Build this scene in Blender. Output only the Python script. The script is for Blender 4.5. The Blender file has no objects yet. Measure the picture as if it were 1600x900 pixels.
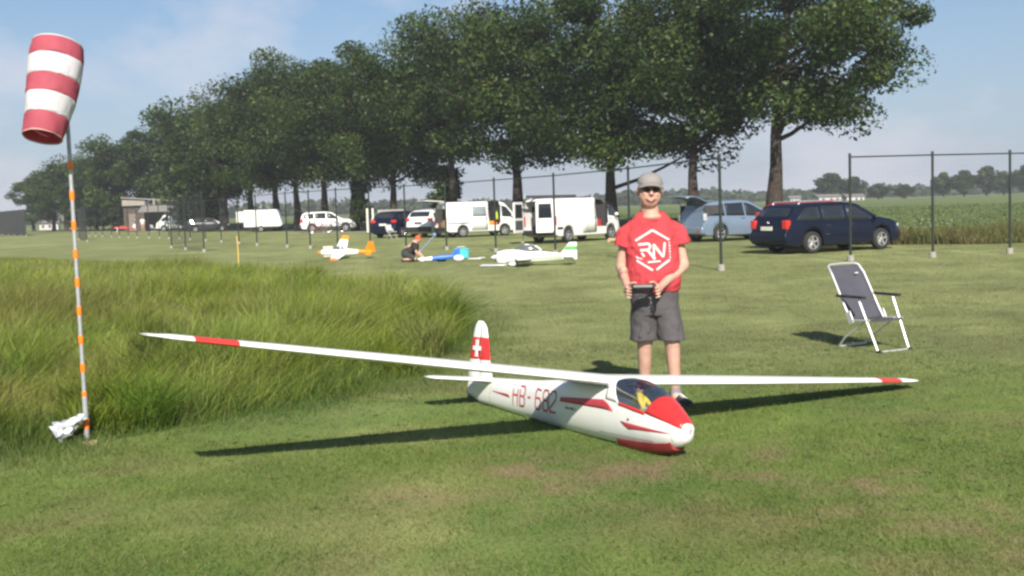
import bpy, bmesh, math, random
import numpy as np
from mathutils import Vector, Matrix, Euler

random.seed(7)
R = math.radians
scene = bpy.context.scene
COL = scene.collection

# ------------------------------------------------------------------ camera
CAM_H = 1.65
HAZE = 0.00050
cam_data = bpy.data.cameras.new("camera")
cam = bpy.data.objects.new("camera", cam_data)
COL.objects.link(cam)
scene.camera = cam
cam_data.sensor_width = 36.0
cam_data.lens = 39.375
cam_data.clip_start = 0.05
cam_data.clip_end = 6000
_pitch, _roll = R(4.17), R(1.8)
_f = Vector((0, math.cos(_pitch), -math.sin(_pitch)))
_r = Vector((1, 0, 0)); _u = _r.cross(_f)
_rr = _r * math.cos(_roll) - _u * math.sin(_roll)
_uu = _r * math.sin(_roll) + _u * math.cos(_roll)
cam.matrix_world = Matrix(((_rr.x, _uu.x, -_f.x, 0), (_rr.y, _uu.y, -_f.y, 0), (_rr.z, _uu.z, -_f.z, CAM_H), (0, 0, 0, 1)))

# ------------------------------------------------------------------ sun, sky, exposure
SUN_VEC = Vector((0.13, -1.38, 1.0)).normalized()       # towards the sun
sun_elev = math.asin(SUN_VEC.z)
sun_az = math.atan2(SUN_VEC.x, SUN_VEC.y)               # clockwise from +Y
sl = bpy.data.lights.new("sun", 'SUN')
sl.energy = 4.2; sl.angle = R(0.6); sl.color = (1.0, 0.93, 0.82)
sun = bpy.data.objects.new("sun", sl); COL.objects.link(sun)
sun.rotation_euler = SUN_VEC.to_track_quat('Z', 'Y').to_euler()
sun.location = (5, -20, 30)

world = bpy.data.worlds.new("World"); scene.world = world
world.use_nodes = True
wn, wl = world.node_tree.nodes, world.node_tree.links
wn.clear()
w_out = wn.new('ShaderNodeOutputWorld'); w_bg = wn.new('ShaderNodeBackground')
sky = wn.new('ShaderNodeTexSky'); sky.sky_type = 'NISHITA'; sky.sun_disc = False
sky.sun_elevation = sun_elev; sky.sun_rotation = sun_az
sky.air_density = 1.0; sky.dust_density = 0.4; sky.ozone_density = 3.5; sky.altitude = 0
w_tc = wn.new('ShaderNodeTexCoord')
w_sep = wn.new('ShaderNodeSeparateXYZ'); wl.new(w_tc.outputs['Generated'], w_sep.inputs[0])
# flat-bottomed summer cumulus: noise stretched along the horizon
w_map = wn.new('ShaderNodeMapping'); w_map.inputs['Scale'].default_value = (1.0, 1.0, 1.7)
w_map.inputs['Location'].default_value = (0.95, 0.35, 0.07)
wl.new(w_tc.outputs['Generated'], w_map.inputs[0])
w_n1 = wn.new('ShaderNodeTexNoise'); w_n1.inputs['Scale'].default_value = 4.6
w_n1.inputs['Detail'].default_value = 7; w_n1.inputs['Roughness'].default_value = 0.56
wl.new(w_map.outputs[0], w_n1.inputs['Vector'])
w_rmp = wn.new('ShaderNodeValToRGB')
w_rmp.color_ramp.elements[0].position = 0.50; w_rmp.color_ramp.elements[0].color = (0, 0, 0, 1)
w_rmp.color_ramp.elements[1].position = 0.64; w_rmp.color_ramp.elements[1].color = (0.55, 0.55, 0.55, 1)
wl.new(w_n1.outputs['Fac'], w_rmp.inputs[0])
w_mix = wn.new('ShaderNodeMixRGB'); w_mix.blend_type = 'MIX'
w_mix.inputs['Color2'].default_value = (7.2, 7.2, 8.0, 1)
wl.new(w_rmp.outputs[0], w_mix.inputs['Fac'])
# milky summer haze lying over the lower sky all round
w_hz = wn.new('ShaderNodeMapRange'); w_hz.inputs[1].default_value = 0.0; w_hz.inputs[2].default_value = 0.20
w_hz.inputs[3].default_value = 0.85; w_hz.inputs[4].default_value = 0.0
wl.new(w_sep.outputs['Z'], w_hz.inputs[0])
w_mh = wn.new('ShaderNodeMixRGB'); w_mh.inputs['Color2'].default_value = (3.6, 4.3, 5.9, 1)
wl.new(w_hz.outputs[0], w_mh.inputs['Fac']); wl.new(sky.outputs[0], w_mh.inputs['Color1'])
wl.new(w_mh.outputs[0], w_mix.inputs['Color1'])
wl.new(w_mix.outputs[0], w_bg.inputs['Color'])
w_bg.inputs['Strength'].default_value = 0.053
wl.new(w_bg.outputs[0], w_out.inputs['Surface'])

vs = scene.view_settings
vs.view_transform = 'Standard'; vs.look = 'None'; vs.gamma = 1.0; vs.exposure = 0.95; vs.use_curve_mapping = False
scene.render.engine = 'CYCLES'
cy = scene.cycles
cy.use_denoising = True
cy.max_bounces = 8; cy.diffuse_bounces = 3; cy.glossy_bounces = 3; cy.transparent_max_bounces = 16; cy.transmission_bounces = 4
cy.volume_bounces = 0
cy.sample_clamp_indirect = 6.0
cy.pixel_filter_type = 'BLACKMAN_HARRIS'; cy.filter_width = 2.6

# ------------------------------------------------------------------ helpers: materials
_mats = {}
def M(name, col, rough=0.6, metal=0.0, var=0.12, nscale=9.0, bump=0.0, bscale=60.0, spec=0.5, coat=0.0, trans=0.0, attr=None, stain=None):
    """Principled material with a little procedural variation of colour, gloss and relief."""
    if name in _mats: return _mats[name]
    m = bpy.data.materials.new(name); m.use_nodes = True
    n, l = m.node_tree.nodes, m.node_tree.links
    b = n['Principled BSDF']
    b.inputs['Roughness'].default_value = rough; b.inputs['Metallic'].default_value = metal
    b.inputs['Specular IOR Level'].default_value = spec
    b.inputs['Coat Weight'].default_value = coat; b.inputs['Coat Roughness'].default_value = 0.08
    tc = n.new('ShaderNodeTexCoord')
    nz = n.new('ShaderNodeTexNoise'); nz.inputs['Scale'].default_value = nscale; nz.inputs['Detail'].default_value = 6
    l.new(tc.outputs['Object'], nz.inputs['Vector'])
    mr = n.new('ShaderNodeMapRange'); mr.inputs[1].default_value = 0.3; mr.inputs[2].default_value = 0.7
    mr.inputs[3].default_value = 1 - var; mr.inputs[4].default_value = 1 + var
    l.new(nz.outputs['Fac'], mr.inputs[0])
    mul = n.new('ShaderNodeMixRGB'); mul.blend_type = 'MULTIPLY'; mul.inputs['Fac'].default_value = 1
    mul.inputs['Color1'].default_value = (*col, 1)
    if attr:
        a = n.new('ShaderNodeAttribute'); a.attribute_name = attr
        l.new(a.outputs['Color'], mul.inputs['Color1'])
    l.new(mr.outputs[0], mul.inputs['Color2'])
    src = mul.outputs[0]
    if stain:
        n2 = n.new('ShaderNodeTexNoise'); n2.inputs['Scale'].default_value = nscale * 0.37; n2.inputs['Detail'].default_value = 8
        n2.inputs['Roughness'].default_value = 0.7
        l.new(tc.outputs['Object'], n2.inputs['Vector'])
        rp = n.new('ShaderNodeMapRange'); rp.inputs[1].default_value = 0.5; rp.inputs[2].default_value = 0.72
        rp.inputs[3].default_value = 0; rp.inputs[4].default_value = stain[3]
        l.new(n2.outputs['Fac'], rp.inputs[0])
        mx = n.new('ShaderNodeMixRGB'); mx.inputs['Color2'].default_value = (*stain[:3], 1)
        l.new(src, mx.inputs['Color1']); l.new(rp.outputs[0], mx.inputs['Fac']); src = mx.outputs[0]
    l.new(src, b.inputs['Base Color'])
    if bump:
        nb = n.new('ShaderNodeTexNoise'); nb.inputs['Scale'].default_value = bscale; nb.inputs['Detail'].default_value = 4
        l.new(tc.outputs['Object'], nb.inputs['Vector'])
        bp = n.new('ShaderNodeBump'); bp.inputs['Strength'].default_value = bump; bp.inputs['Distance'].default_value = 0.01
        l.new(nb.outputs['Fac'], bp.inputs['Height']); l.new(bp.outputs[0], b.inputs['Normal'])
    if trans:
        t = n.new('ShaderNodeBsdfTranslucent'); l.new(src, t.inputs['Color'])
        ms = n.new('ShaderNodeMixShader'); ms.inputs['Fac'].default_value = trans
        l.new(b.outputs[0], ms.inputs[1]); l.new(t.outputs[0], ms.inputs[2])
        l.new(ms.outputs[0], n['Material Output'].inputs['Surface'])
    _mats[name] = m
    return m

def Mglass(name, tint=(0.8, 0.85, 0.88), refl=0.10, dark=0.0):
    if name in _mats: return _mats[name]
    m = bpy.data.materials.new(name); m.use_nodes = True
    n, l = m.node_tree.nodes, m.node_tree.links
    n.remove(n['Principled BSDF'])
    t = n.new('ShaderNodeBsdfTransparent'); t.inputs['Color'].default_value = (*tint, 1)
    g = n.new('ShaderNodeBsdfGlossy'); g.inputs['Roughness'].default_value = 0.04; g.inputs['Color'].default_value = (0.9, 0.93, 0.95, 1)
    fr = n.new('ShaderNodeFresnel'); fr.inputs['IOR'].default_value = 1.5
    ad = n.new('ShaderNodeMath'); ad.operation = 'ADD'; ad.inputs[1].default_value = refl
    l.new(fr.outputs[0], ad.inputs[0])
    ms = n.new('ShaderNodeMixShader'); l.new(ad.outputs[0], ms.inputs['Fac'])
    l.new(t.outputs[0], ms.inputs[1]); l.new(g.outputs[0], ms.inputs[2])
    l.new(ms.outputs[0], n['Material Output'].inputs['Surface'])
    _mats[name] = m
    return m

# ------------------------------------------------------------------ helpers: meshes
class MB:
    def __init__(s): s.v = []; s.f = []
    def add(s, vs_, fs):
        o = len(s.v); s.v += [tuple(map(float, p)) for p in vs_]; s.f += [tuple(i + o for i in q) for q in fs]; return s
    def box(s, c, d, rot=None):
        x, y, z = (k / 2 for k in d)
        P = [Vector((a * x, b * y, e * z)) for a in (-1, 1) for b in (-1, 1) for e in (-1, 1)]
        if rot is not None:
            m = rot if isinstance(rot, Matrix) else Euler(rot).to_matrix(); P = [m @ p for p in P]
        c = Vector(c)
        return s.add([p + c for p in P], [(0, 1, 3, 2), (4, 6, 7, 5), (0, 4, 5, 1), (2, 3, 7, 6), (0, 2, 6, 4), (1, 5, 7, 3)])
    def loft(s, rings, caps=True, closed=True):
        n = len(rings[0]); o = len(s.v)
        for r in rings: s.v += [tuple(map(float, p)) for p in r]
        for i in range(len(rings) - 1):
            for j in range(n if closed else n - 1):
                a = o + i * n + j; b = o + i * n + (j + 1) % n
                s.f.append((a, b, b + n, a + n))
        if caps and closed:
            s.f.append(tuple(o + k for k in range(n))[::-1]); e = o + (len(rings) - 1) * n
            s.f.append(tuple(e + k for k in range(n)))
        return s
    def tube(s, path, r, n=8, caps=True):
        path = [Vector(p) for p in path]; k = len(path)
        rs = [r] * k if not hasattr(r, '__len__') else list(r)
        t0 = (path[1] - path[0]).normalized()
        up = Vector((0, 0, 1)) if abs(t0.z) < 0.9 else Vector((1, 0, 0))
        a = t0.cross(up).normalized(); rings = []
        for i, p in enumerate(path):
            t = (path[min(i + 1, k - 1)] - path[max(i - 1, 0)]).normalized()
            a = (a - t * a.dot(t)).normalized(); b = t.cross(a)
            rings.append([p + (a * math.cos(q) + b * math.sin(q)) * rs[i] for q in (2 * math.pi * j / n for j in range(n))])
        return s.loft(rings, caps)
    def cap(s, p0, p1, r0, r1=None, n=12, m=4, sq=1.0, ax=None):
        """capsule with a taper; sq squashes it along ax"""
        p0, p1 = Vector(p0), Vector(p1); r1 = r0 if r1 is None else r1
        d = p1 - p0; t = d.normalized() if d.length > 1e-6 else Vector((0, 0, 1))
        up = Vector((0, 0, 1)) if abs(t.z) < 0.9 else Vector((0, 1, 0))
        a = t.cross(up).normalized(); b = t.cross(a); rings = []
        for i in range(m + 1):
            q = math.pi / 2 * (1 - i / m); rr = max(r0 * math.cos(q), r0 * 0.02)
            rings.append([p0 - t * r0 * math.sin(q) + (a * math.cos(w) + b * math.sin(w)) * rr for w in (2 * math.pi * j / n for j in range(n))])
        for i in range(m + 1):
            q = math.pi / 2 * i / m; rr = max(r1 * math.cos(q), r1 * 0.02)
            rings.append([p1 + t * r1 * math.sin(q) + (a * math.cos(w) + b * math.sin(w)) * rr for w in (2 * math.pi * j / n for j in range(n))])
        if sq != 1.0 and ax is not None:
            ax = Vector(ax).normalized(); mid = (p0 + p1) / 2
            rings = [[p - ax * (p - mid).dot(ax) * (1 - sq) for p in r] for r in rings]
        return s.loft(rings)
    def ell(s, c, r, n=16, m=10, rot=None):
        c = Vector(c); rings = []
        mt = Euler(rot).to_matrix() if rot else None
        for i in range(m + 1):
            q = math.pi * (i / m) - math.pi / 2; cq = max(math.cos(q), 0.015)
            ring = []
            for j in range(n):
                w = 2 * math.pi * j / n
                p = Vector((r[0] * cq * math.cos(w), r[1] * cq * math.sin(w), r[2] * math.sin(q)))
                ring.append(c + (mt @ p if mt else p))
            rings.append(ring)
        return s.loft(rings)
    def prism(s, poly, h0, h1, axis='z'):
        k = len(poly)
        f = {'z': lambda a, b, h: (a, b, h), 'y': lambda a, b, h: (a, h, b), 'x': lambda a, b, h: (h, a, b)}[axis]
        return s.add([f(a, b, h0) for a, b in poly] + [f(a, b, h1) for a, b in poly],
                     [tuple(range(k))[::-1], tuple(range(k, 2 * k))] + [(i, (i + 1) % k, k + (i + 1) % k, k + i) for i in range(k)])
    def torus(s, c, R0, r, axis='y', n=24, m=8):
        c = Vector(c); rings = []
        for i in range(n):
            a = 2 * math.pi * i / n; ring = []
            for j in range(m):
                b = 2 * math.pi * j / m; rad = R0 + r * math.cos(b); h = r * math.sin(b)
                p = {'y': (rad * math.cos(a), h, rad * math.sin(a)), 'x': (h, rad * math.cos(a), rad * math.sin(a)), 'z': (rad * math.cos(a), rad * math.sin(a), h)}[axis]
                ring.append(c + Vector(p))
            rings.append(ring)
        return s.loft(rings + [rings[0]], caps=False)
    def mirror_y(s):
        return s.add([(x, -y, z) for x, y, z in s.v], [tuple(reversed(q)) for q in s.f])
    def xf(s, mt):
        s.v = [tuple(mt @ Vector(p)) for p in s.v]; return s
    def build(s, name, mat, parent=None, smooth=35, bevel=0.0, loc=None, rot=None, solid=0.0, seg=2):
        me = bpy.data.meshes.new(name); me.from_pydata(s.v, [], s.f); me.validate()
        bm = bmesh.new(); bm.from_mesh(me); bmesh.ops.recalc_face_normals(bm, faces=bm.faces); bm.to_mesh(me); bm.free()
        me.materials.append(mat)
        if smooth:
            me.polygons.foreach_set('use_smooth', [True] * len(me.polygons))
            me.set_sharp_from_angle(angle=R(smooth))
        o = bpy.data.objects.new(name, me); COL.objects.link(o)
        if parent is not None: o.parent = parent
        if loc is not None: o.location = loc
        if rot is not None: o.rotation_euler = rot
        if solid:
            md = o.modifiers.new('solid', 'SOLIDIFY'); md.thickness = solid; md.offset = 0
        if bevel:
            md = o.modifiers.new('bevel', 'BEVEL'); md.width = bevel; md.segments = seg; md.limit_method = 'ANGLE'
        return o
    def blend(s, name, mat, parent, voxel=0.006, it=6, fac=0.5):
        """fuse the overlapping closed pieces into one continuous smooth surface"""
        o = s.build(name, mat, parent, smooth=180)
        md = o.modifiers.new('fuse', 'REMESH'); md.mode = 'VOXEL'; md.voxel_size = voxel; md.use_smooth_shade = True
        md = o.modifiers.new('soft', 'SMOOTH'); md.factor = fac; md.iterations = it
        return o

def npmesh(name, verts, faces, mat, parent=None, col=None, smooth=False):
    """big mesh from numpy arrays; faces (n,3) or (n,4); col (nverts,3)"""
    me = bpy.data.meshes.new(name); nv, nf, k = len(verts), len(faces), faces.shape[1]
    me.vertices.add(nv); me.vertices.foreach_set('co', np.asarray(verts, np.float32).ravel())
    me.loops.add(nf * k); me.loops.foreach_set('vertex_index', np.asarray(faces, np.int32).ravel())
    me.polygons.add(nf); me.polygons.foreach_set('loop_start', np.arange(0, nf * k, k, dtype=np.int32))
    me.polygons.foreach_set('loop_total', np.full(nf, k, np.int32))
    if smooth: me.polygons.foreach_set('use_smooth', np.ones(nf, bool))
    me.update(calc_edges=True)
    if col is not None:
        a = me.color_attributes.new('Col', 'FLOAT_COLOR', 'POINT')
        c = np.ones((nv, 4), np.float32); c[:, :3] = col; a.data.foreach_set('color', c.ravel())
    me.materials.append(mat)
    o = bpy.data.objects.new(name, me); COL.objects.link(o)
    if parent is not None: o.parent = parent
    return o

def tag(o, label=None, cat=None, group=None, kind=None):
    if label: o['label'] = label
    if cat: o['category'] = cat
    if group: o['group'] = group
    if kind: o['kind'] = kind
    return o

def thing(name, label, cat, loc=(0, 0, 0), rz=0.0, group=None):
    o = bpy.data.objects.new(name, None); COL.objects.link(o)
    o.empty_display_size = 0.2; o.location = loc; o.rotation_euler = (0, 0, rz)
    return tag(o, label, cat, group)

def folds(o, size, strength, name):
    tx_ = bpy.data.textures.new(name, 'CLOUDS'); tx_.noise_scale = size; tx_.noise_depth = 1
    md = o.modifiers.new('folds', 'DISPLACE'); md.texture = tx_; md.strength = strength; md.mid_level = .5; md.texture_coords = 'LOCAL'

def copy_tree(o, parent=None):
    c = o.copy(); COL.objects.link(c); c.parent = parent
    for ch in list(o.children): copy_tree(ch, c)
    return c

_rng = np.random.RandomState(11)
_lat = _rng.rand(256, 256)
def vnoise(x, y, sc, seed=0):
    x = np.asarray(x, float) * sc + seed * 17.3; y = np.asarray(y, float) * sc + seed * 31.7
    xi = np.floor(x).astype(int); yi = np.floor(y).astype(int); fx = x - xi; fy = y - yi
    fx = fx * fx * (3 - 2 * fx); fy = fy * fy * (3 - 2 * fy)
    g = lambda a, b: _lat[a % 256, b % 256]
    return (g(xi, yi) * (1 - fx) + g(xi + 1, yi) * fx) * (1 - fy) + (g(xi, yi + 1) * (1 - fx) + g(xi + 1, yi + 1) * fx) * fy
def fbm(x, y, sc, seed=0, o=4):
    s_, a, t = 0, 1.0, 0
    for i in range(o): s_ = s_ + a * vnoise(x, y, sc * 2 ** i, seed + i); t += a; a *= 0.55
    return s_ / t
def sstep(a, b, x):
    t = np.clip((x - a) / (b - a), 0, 1); return t * t * (3 - 2 * t)

# ================================================================== SETTING: ground, field, grass
# outline of the unmown strip beside the runway (x of its right edge as a function of y)
def rough_edge(y):
    return np.interp(y, [7.0, 7.5, 8.25, 8.8, 10.0, 11.0, 13, 15, 17.5, 19.5, 23, 27, 34, 45, 55],
                        [-4.6, -3.7, -3.15, -2.35, -1.2, -0.72, -0.5, -0.5, -0.7, -1.3, -3.0, -4.9, -8.2, -16.5, -26])
def rough_mask(x, y):      # >0 inside the tall grass, in metres from its edge
    e = rough_edge(y) + (fbm(x, y, 1.1, 5, 2) - 0.5) * 0.7
    m = (e - x)
    return np.where((y > 6.6) & (y < 56), m, -1.0)

def lawn_colour(x, y):
    a = np.array([0.112, 0.158, 0.036]); b = np.array([0.170, 0.190, 0.066]); c = np.array([0.168, 0.128, 0.072]); d = np.array([0.092, 0.158, 0.036])
    n1 = fbm(x, y, 0.28, 1); n2 = fbm(x, y, 1.3, 2); n3 = fbm(x, y, 5.0, 3)
    dry = sstep(0.42, 0.68, 0.55 * n1 + 0.45 * n2)[..., None]
    col = a * (1 - dry) + b * dry
    lush = sstep(0.52, 0.72, fbm(x, y, 0.75, 9))[..., None]
    col = col * (1 - 0.6 * lush) + d * 0.6 * lush
    # worn, browner turf where the models are launched
    wear = np.exp(-(((x - 1.6) / 1.7) ** 2 + ((y - 6.6) / 1.0) ** 2)) + 0.6 * np.exp(-(((x - 2.4) / 1.0) ** 2 + ((y - 5.2) / 0.5) ** 2)) + 0.55 * np.exp(-(((x + 0.2) / 1.3) ** 2 + ((y - 6.7) / 0.8) ** 2))
    br = (np.clip(wear, 0, 1) * sstep(0.40, 0.66, 0.5 * fbm(x, y, 1.6, 13) + 0.5 * n3))[..., None]
    br = np.clip(br + 0.35 * sstep(0.58, 0.76, fbm(x, y, 0.9, 21))[..., None], 0, 0.9)
    col = col * (1 - br) + c * br
    far = 0.8 * sstep(7.5, 13, y)[..., None]  # turf drier with distance, and a pale hazy veil mixed into its colour
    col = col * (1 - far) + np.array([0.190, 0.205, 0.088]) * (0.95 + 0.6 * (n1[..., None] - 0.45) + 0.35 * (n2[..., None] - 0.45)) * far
    # faint mowing swaths running away from the camera
    sw = 1 + 0.05 * np.sin((x + 0.15 * y) * 2.6)[..., None]
    return np.clip(1.10 * col * sw * (0.62 + 0.5 * n3[..., None] + 0.30 * n2[..., None]), 0.01, 1)

xs = np.unique(np.concatenate([np.linspace(-2500, -60, 14), np.linspace(-60, -14, 60), np.linspace(-14, 14, 220), np.linspace(14, 60, 60), np.linspace(60, 2500, 14)]))
ys = np.unique(np.concatenate([np.linspace(-300, 0, 6), np.linspace(0, 26, 230), np.linspace(26, 120, 110), np.linspace(120, 4000, 16)]))
gx, gy = np.meshgrid(xs, ys)
gz = np.zeros_like(gx)
gv = np.stack([gx, gy, gz], -1).reshape(-1, 3)
nx_, ny_ = len(xs), len(ys)
idx = np.arange(nx_ * ny_).reshape(ny_, nx_)
gf = np.stack([idx[:-1, :-1], idx[:-1, 1:], idx[1:, 1:], idx[1:, :-1]], -1).reshape(-1, 4)
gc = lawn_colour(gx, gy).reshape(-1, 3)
rm = (rough_mask(gx, gy).reshape(-1) > 0.1)
gc[rm] = gc[rm] * 0.25 + np.array([0.10, 0.115, 0.025]) * 0.75
lawn_mat = M('lawn_turf', (0.1, 0.12, 0.03), rough=0.9, var=0.28, nscale=38, bump=0.9, bscale=70, spec=0.15, attr='Col')
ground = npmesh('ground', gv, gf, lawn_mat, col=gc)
tag(ground, 'mown grass airfield turf', None, kind='structure')

grass_mat = M('grass_blade', (0.1, 0.12, 0.03), rough=0.55, var=0.10, nscale=3, spec=0.25, trans=0.35, attr='Col')

def blades(P, h, w, lean, col_root, col_tip, name, label, segs=1, rng=None, wind=(0.0, 0.0)):
    """grass blades as tapering strips; every array has one entry per blade"""
    n = len(P); rng = rng or np.random.RandomState(3)
    az = rng.rand(n) * 2 * np.pi
    side = np.stack([np.cos(az), np.sin(az), 0 * az], -1)
    la = rng.rand(n) * 2 * np.pi
    ln = np.stack([np.cos(la) * lean + wind[0] * h, np.sin(la) * lean + wind[1] * h], -1)
    lv, lc = [], []
    k = segs + 1
    for i in range(k):
        t = i / segs
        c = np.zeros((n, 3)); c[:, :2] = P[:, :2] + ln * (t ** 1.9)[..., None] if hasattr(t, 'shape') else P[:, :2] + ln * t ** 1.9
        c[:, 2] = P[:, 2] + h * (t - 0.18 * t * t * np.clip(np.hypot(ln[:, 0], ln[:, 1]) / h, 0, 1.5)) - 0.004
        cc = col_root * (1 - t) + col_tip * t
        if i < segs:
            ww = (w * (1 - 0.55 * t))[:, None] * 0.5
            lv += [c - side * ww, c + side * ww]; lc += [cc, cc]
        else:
            lv.append(c); lc.append(cc)
    m = len(lv)
    V = np.stack(lv, 1).reshape(-1, 3); C = np.stack(lc, 1).reshape(-1, 3)
    base = (np.arange(n) * m)[:, None]
    F = []
    for i in range(segs):
        a = 2 * i
        if i < segs - 1:
            F.append(base + np.array([[a, a + 1, a + 3]])); F.append(base + np.array([[a, a + 3, a + 2]]))
        else:
            F.append(base + np.array([[a, a + 1, a + 2]]))
    F = np.concatenate(F, 0)
    o = npmesh(name, V, F, grass_mat, col=C)
    return tag(o, label, 'grass', kind='stuff')

def scatter(y0, y1, dens, rng, margin=0.4, xlim=None):
    """random points on the ground inside the strip y0..y1 that a camera step to either side can see"""
    half = 0.47 * y1 + 0.9
    n = int(dens * (y1 - y0) * 2 * half)
    x = (rng.rand(n) * 2 - 1) * half; y = y0 + rng.rand(n) * (y1 - y0)
    keep = np.abs(x) < 0.47 * y + 0.9
    return x[keep], y[keep]

rg = np.random.RandomState(5)
X, Y = [], []
for y0, y1, dn in ((4.3, 6, 5200), (6, 8, 4200), (8, 10.5, 3000), (10.5, 14, 1900), (14, 19, 1000), (19, 27, 420), (27, 38, 160)):
    a, b = scatter(y0, y1, dn, rg)
    keep = rough_mask(a, b) < 0.15
    thin = (1 - 0.55 * sstep(0.5, 0.75, fbm(a, b, 1.6, 13))) > rg.rand(len(a))
    X.append(a[keep & thin]); Y.append(b[keep & thin])
X = np.concatenate(X); Y = np.concatenate(Y); n = len(X)
scl = 1 + 0.035 * np.clip(Y - 8, 0, 40)
edge = sstep(-0.9, 0.0, rough_mask(X, Y))
h = (0.016 + 0.026 * rg.rand(n) ** 1.5) * (0.7 + 0.8 * fbm(X, Y, 1.1, 31)) * (1 + 1.6 * edge) * np.sqrt(scl)
tall = rg.rand(n) < 0.012; h[tall] *= 1.9
w = (0.0035 + 0.003 * rg.rand(n)) * scl
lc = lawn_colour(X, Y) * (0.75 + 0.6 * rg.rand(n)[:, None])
lush = np.array([0.060, 0.125, 0.022])
lc = lc * (1 - 0.6 * edge[:, None]) + lush * 0.6 * edge[:, None]
straw = (rg.rand(n) < 0.10)[:, None]
lc = np.where(straw, np.array([0.24, 0.21, 0.10]) * (0.7 + 0.6 * rg.rand(n)[:, None]), lc)
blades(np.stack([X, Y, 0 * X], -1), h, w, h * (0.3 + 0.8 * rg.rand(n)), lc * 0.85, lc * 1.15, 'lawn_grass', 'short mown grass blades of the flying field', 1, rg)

# ---- fringe: knee-high lush green grass along the edge of the unmown strip
X, Y = [], []
for y0, y1, dn in ((6.8, 9.5, 2600), (9.5, 13, 2000), (13, 19, 900), (19, 28, 350)):
    a, b = scatter(y0, y1, dn, rg); rmk = rough_mask(a, b)
    keep = (rmk > -0.15) & (rmk < 0.75) & (rg.rand(len(a)) < sstep(-0.2, 0.15, rmk)); X.append(a[keep]); Y.append(b[keep])
X = np.concatenate(X); Y = np.concatenate(Y); n = len(X); rmk = rough_mask(X, Y)
h = (0.05 + 0.24 * sstep(-0.1, 0.7, rmk)) * (0.5 + 0.9 * rg.rand(n)) * (0.6 + 0.8 * fbm(X, Y, 1.4, 44))
c0 = np.array([0.065, 0.115, 0.018]); c1 = np.array([0.115, 0.185, 0.036]); c2 = np.array([0.20, 0.21, 0.06])
mx = np.clip(fbm(X, Y, 1.0, 52) * 1.6 - 0.4 + 0.5 * (rg.rand(n) - 0.5), 0, 1)[:, None]
tipc = c1 * (1 - mx * 0.6) + c2 * mx * 0.6
blades(np.stack([X, Y, 0 * X], -1), h, (0.005 + 0.004 * rg.rand(n)) * (1 + 0.04 * np.clip(Y - 8, 0, 30)), h * (0.2 + 0.7 * rg.rand(n)), c0 * (0.8 + 0.4 * rg.rand(n)[:, None]), tipc * (0.8 + 0.4 * rg.rand(n)[:, None]), 'edge_grass', 'lush green grass fringe along the unmown strip', 2, rg, wind=(0.1, 0.0))

# ---- the unmown strip itself
X, Y = [], []
for y0, y1, dn in ((6.8, 9.5, 2100), (9.5, 12.5, 2000), (12.5, 16, 1300), (16, 21, 800), (21, 28, 420), (28, 38, 220), (38, 56, 80)):
    a, b = scatter(y0, y1, dn, rg); rmk = rough_mask(a, b)
    keep = (rmk > 0.25) & (rg.rand(len(a)) < 0.25 + 0.75 * sstep(0.2, 1.0, rmk)); X.append(a[keep]); Y.append(b[keep])
X = np.concatenate(X); Y = np.concatenate(Y); n = len(X); rmk = rough_mask(X, Y)
clump = fbm(X, Y, 0.55, 61, 3); clump2 = fbm(X, Y, 1.9, 66, 2)
fade = 1 - 0.78 * sstep(18, 42, Y + 0.35 * X + 9 * (fbm(X, Y, 0.22, 64, 2) - 0.5))
h = (0.16 + 0.42 * sstep(0.2, 1.5, rmk)) * (0.62 + 0.5 * rg.rand(n)) * (0.25 + 1.5 * clump) * (0.7 + 0.65 * clump2) * fade
w = (0.0045 + 0.0035 * rg.rand(n)) * (1 + 0.05 * np.clip(Y - 9, 0, 40))
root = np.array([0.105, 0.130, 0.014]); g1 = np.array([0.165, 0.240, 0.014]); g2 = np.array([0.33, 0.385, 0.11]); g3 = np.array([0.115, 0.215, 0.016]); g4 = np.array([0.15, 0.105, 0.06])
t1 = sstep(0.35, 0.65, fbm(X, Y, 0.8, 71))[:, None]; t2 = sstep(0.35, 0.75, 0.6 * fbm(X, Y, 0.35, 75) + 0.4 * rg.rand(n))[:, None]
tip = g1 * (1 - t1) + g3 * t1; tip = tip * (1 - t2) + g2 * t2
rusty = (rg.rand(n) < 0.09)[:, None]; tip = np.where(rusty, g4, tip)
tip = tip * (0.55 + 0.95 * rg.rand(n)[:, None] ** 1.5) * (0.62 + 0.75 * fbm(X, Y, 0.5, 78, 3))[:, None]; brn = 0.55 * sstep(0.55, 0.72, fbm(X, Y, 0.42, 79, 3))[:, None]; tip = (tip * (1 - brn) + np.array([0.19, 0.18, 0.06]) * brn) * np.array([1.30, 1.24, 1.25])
stiff = rg.rand(n) < 0.3
lean = h * np.where(stiff, 0.12 + 0.2 * rg.rand(n), 0.35 + 0.75 * rg.rand(n))
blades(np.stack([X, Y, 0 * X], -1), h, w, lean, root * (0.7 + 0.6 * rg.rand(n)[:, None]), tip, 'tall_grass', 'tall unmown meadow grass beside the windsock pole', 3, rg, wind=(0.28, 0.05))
# pale seed stalks standing above the leaves
sel = rg.rand(n) < 0.05; Xs, Ys, ns = X[sel], Y[sel], int(sel.sum())
hs = h[sel] * 1.15 + 0.08
blades(np.stack([Xs, Ys, 0 * Xs], -1), hs, 0.0035 * (1 + 0.05 * np.clip(Ys - 9, 0, 40)), hs * (0.25 + 0.5 * rg.rand(ns)), np.tile(np.array([0.12, 0.13, 0.04]), (ns, 1)), np.tile(np.array([0.30, 0.25, 0.13]), (ns, 1)) * (0.7 + 0.5 * rg.rand(ns)[:, None]), 'seed_stalks', 'pale seed stalks rising out of the tall meadow grass', 3, rg, wind=(0.3, 0.0))

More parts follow.
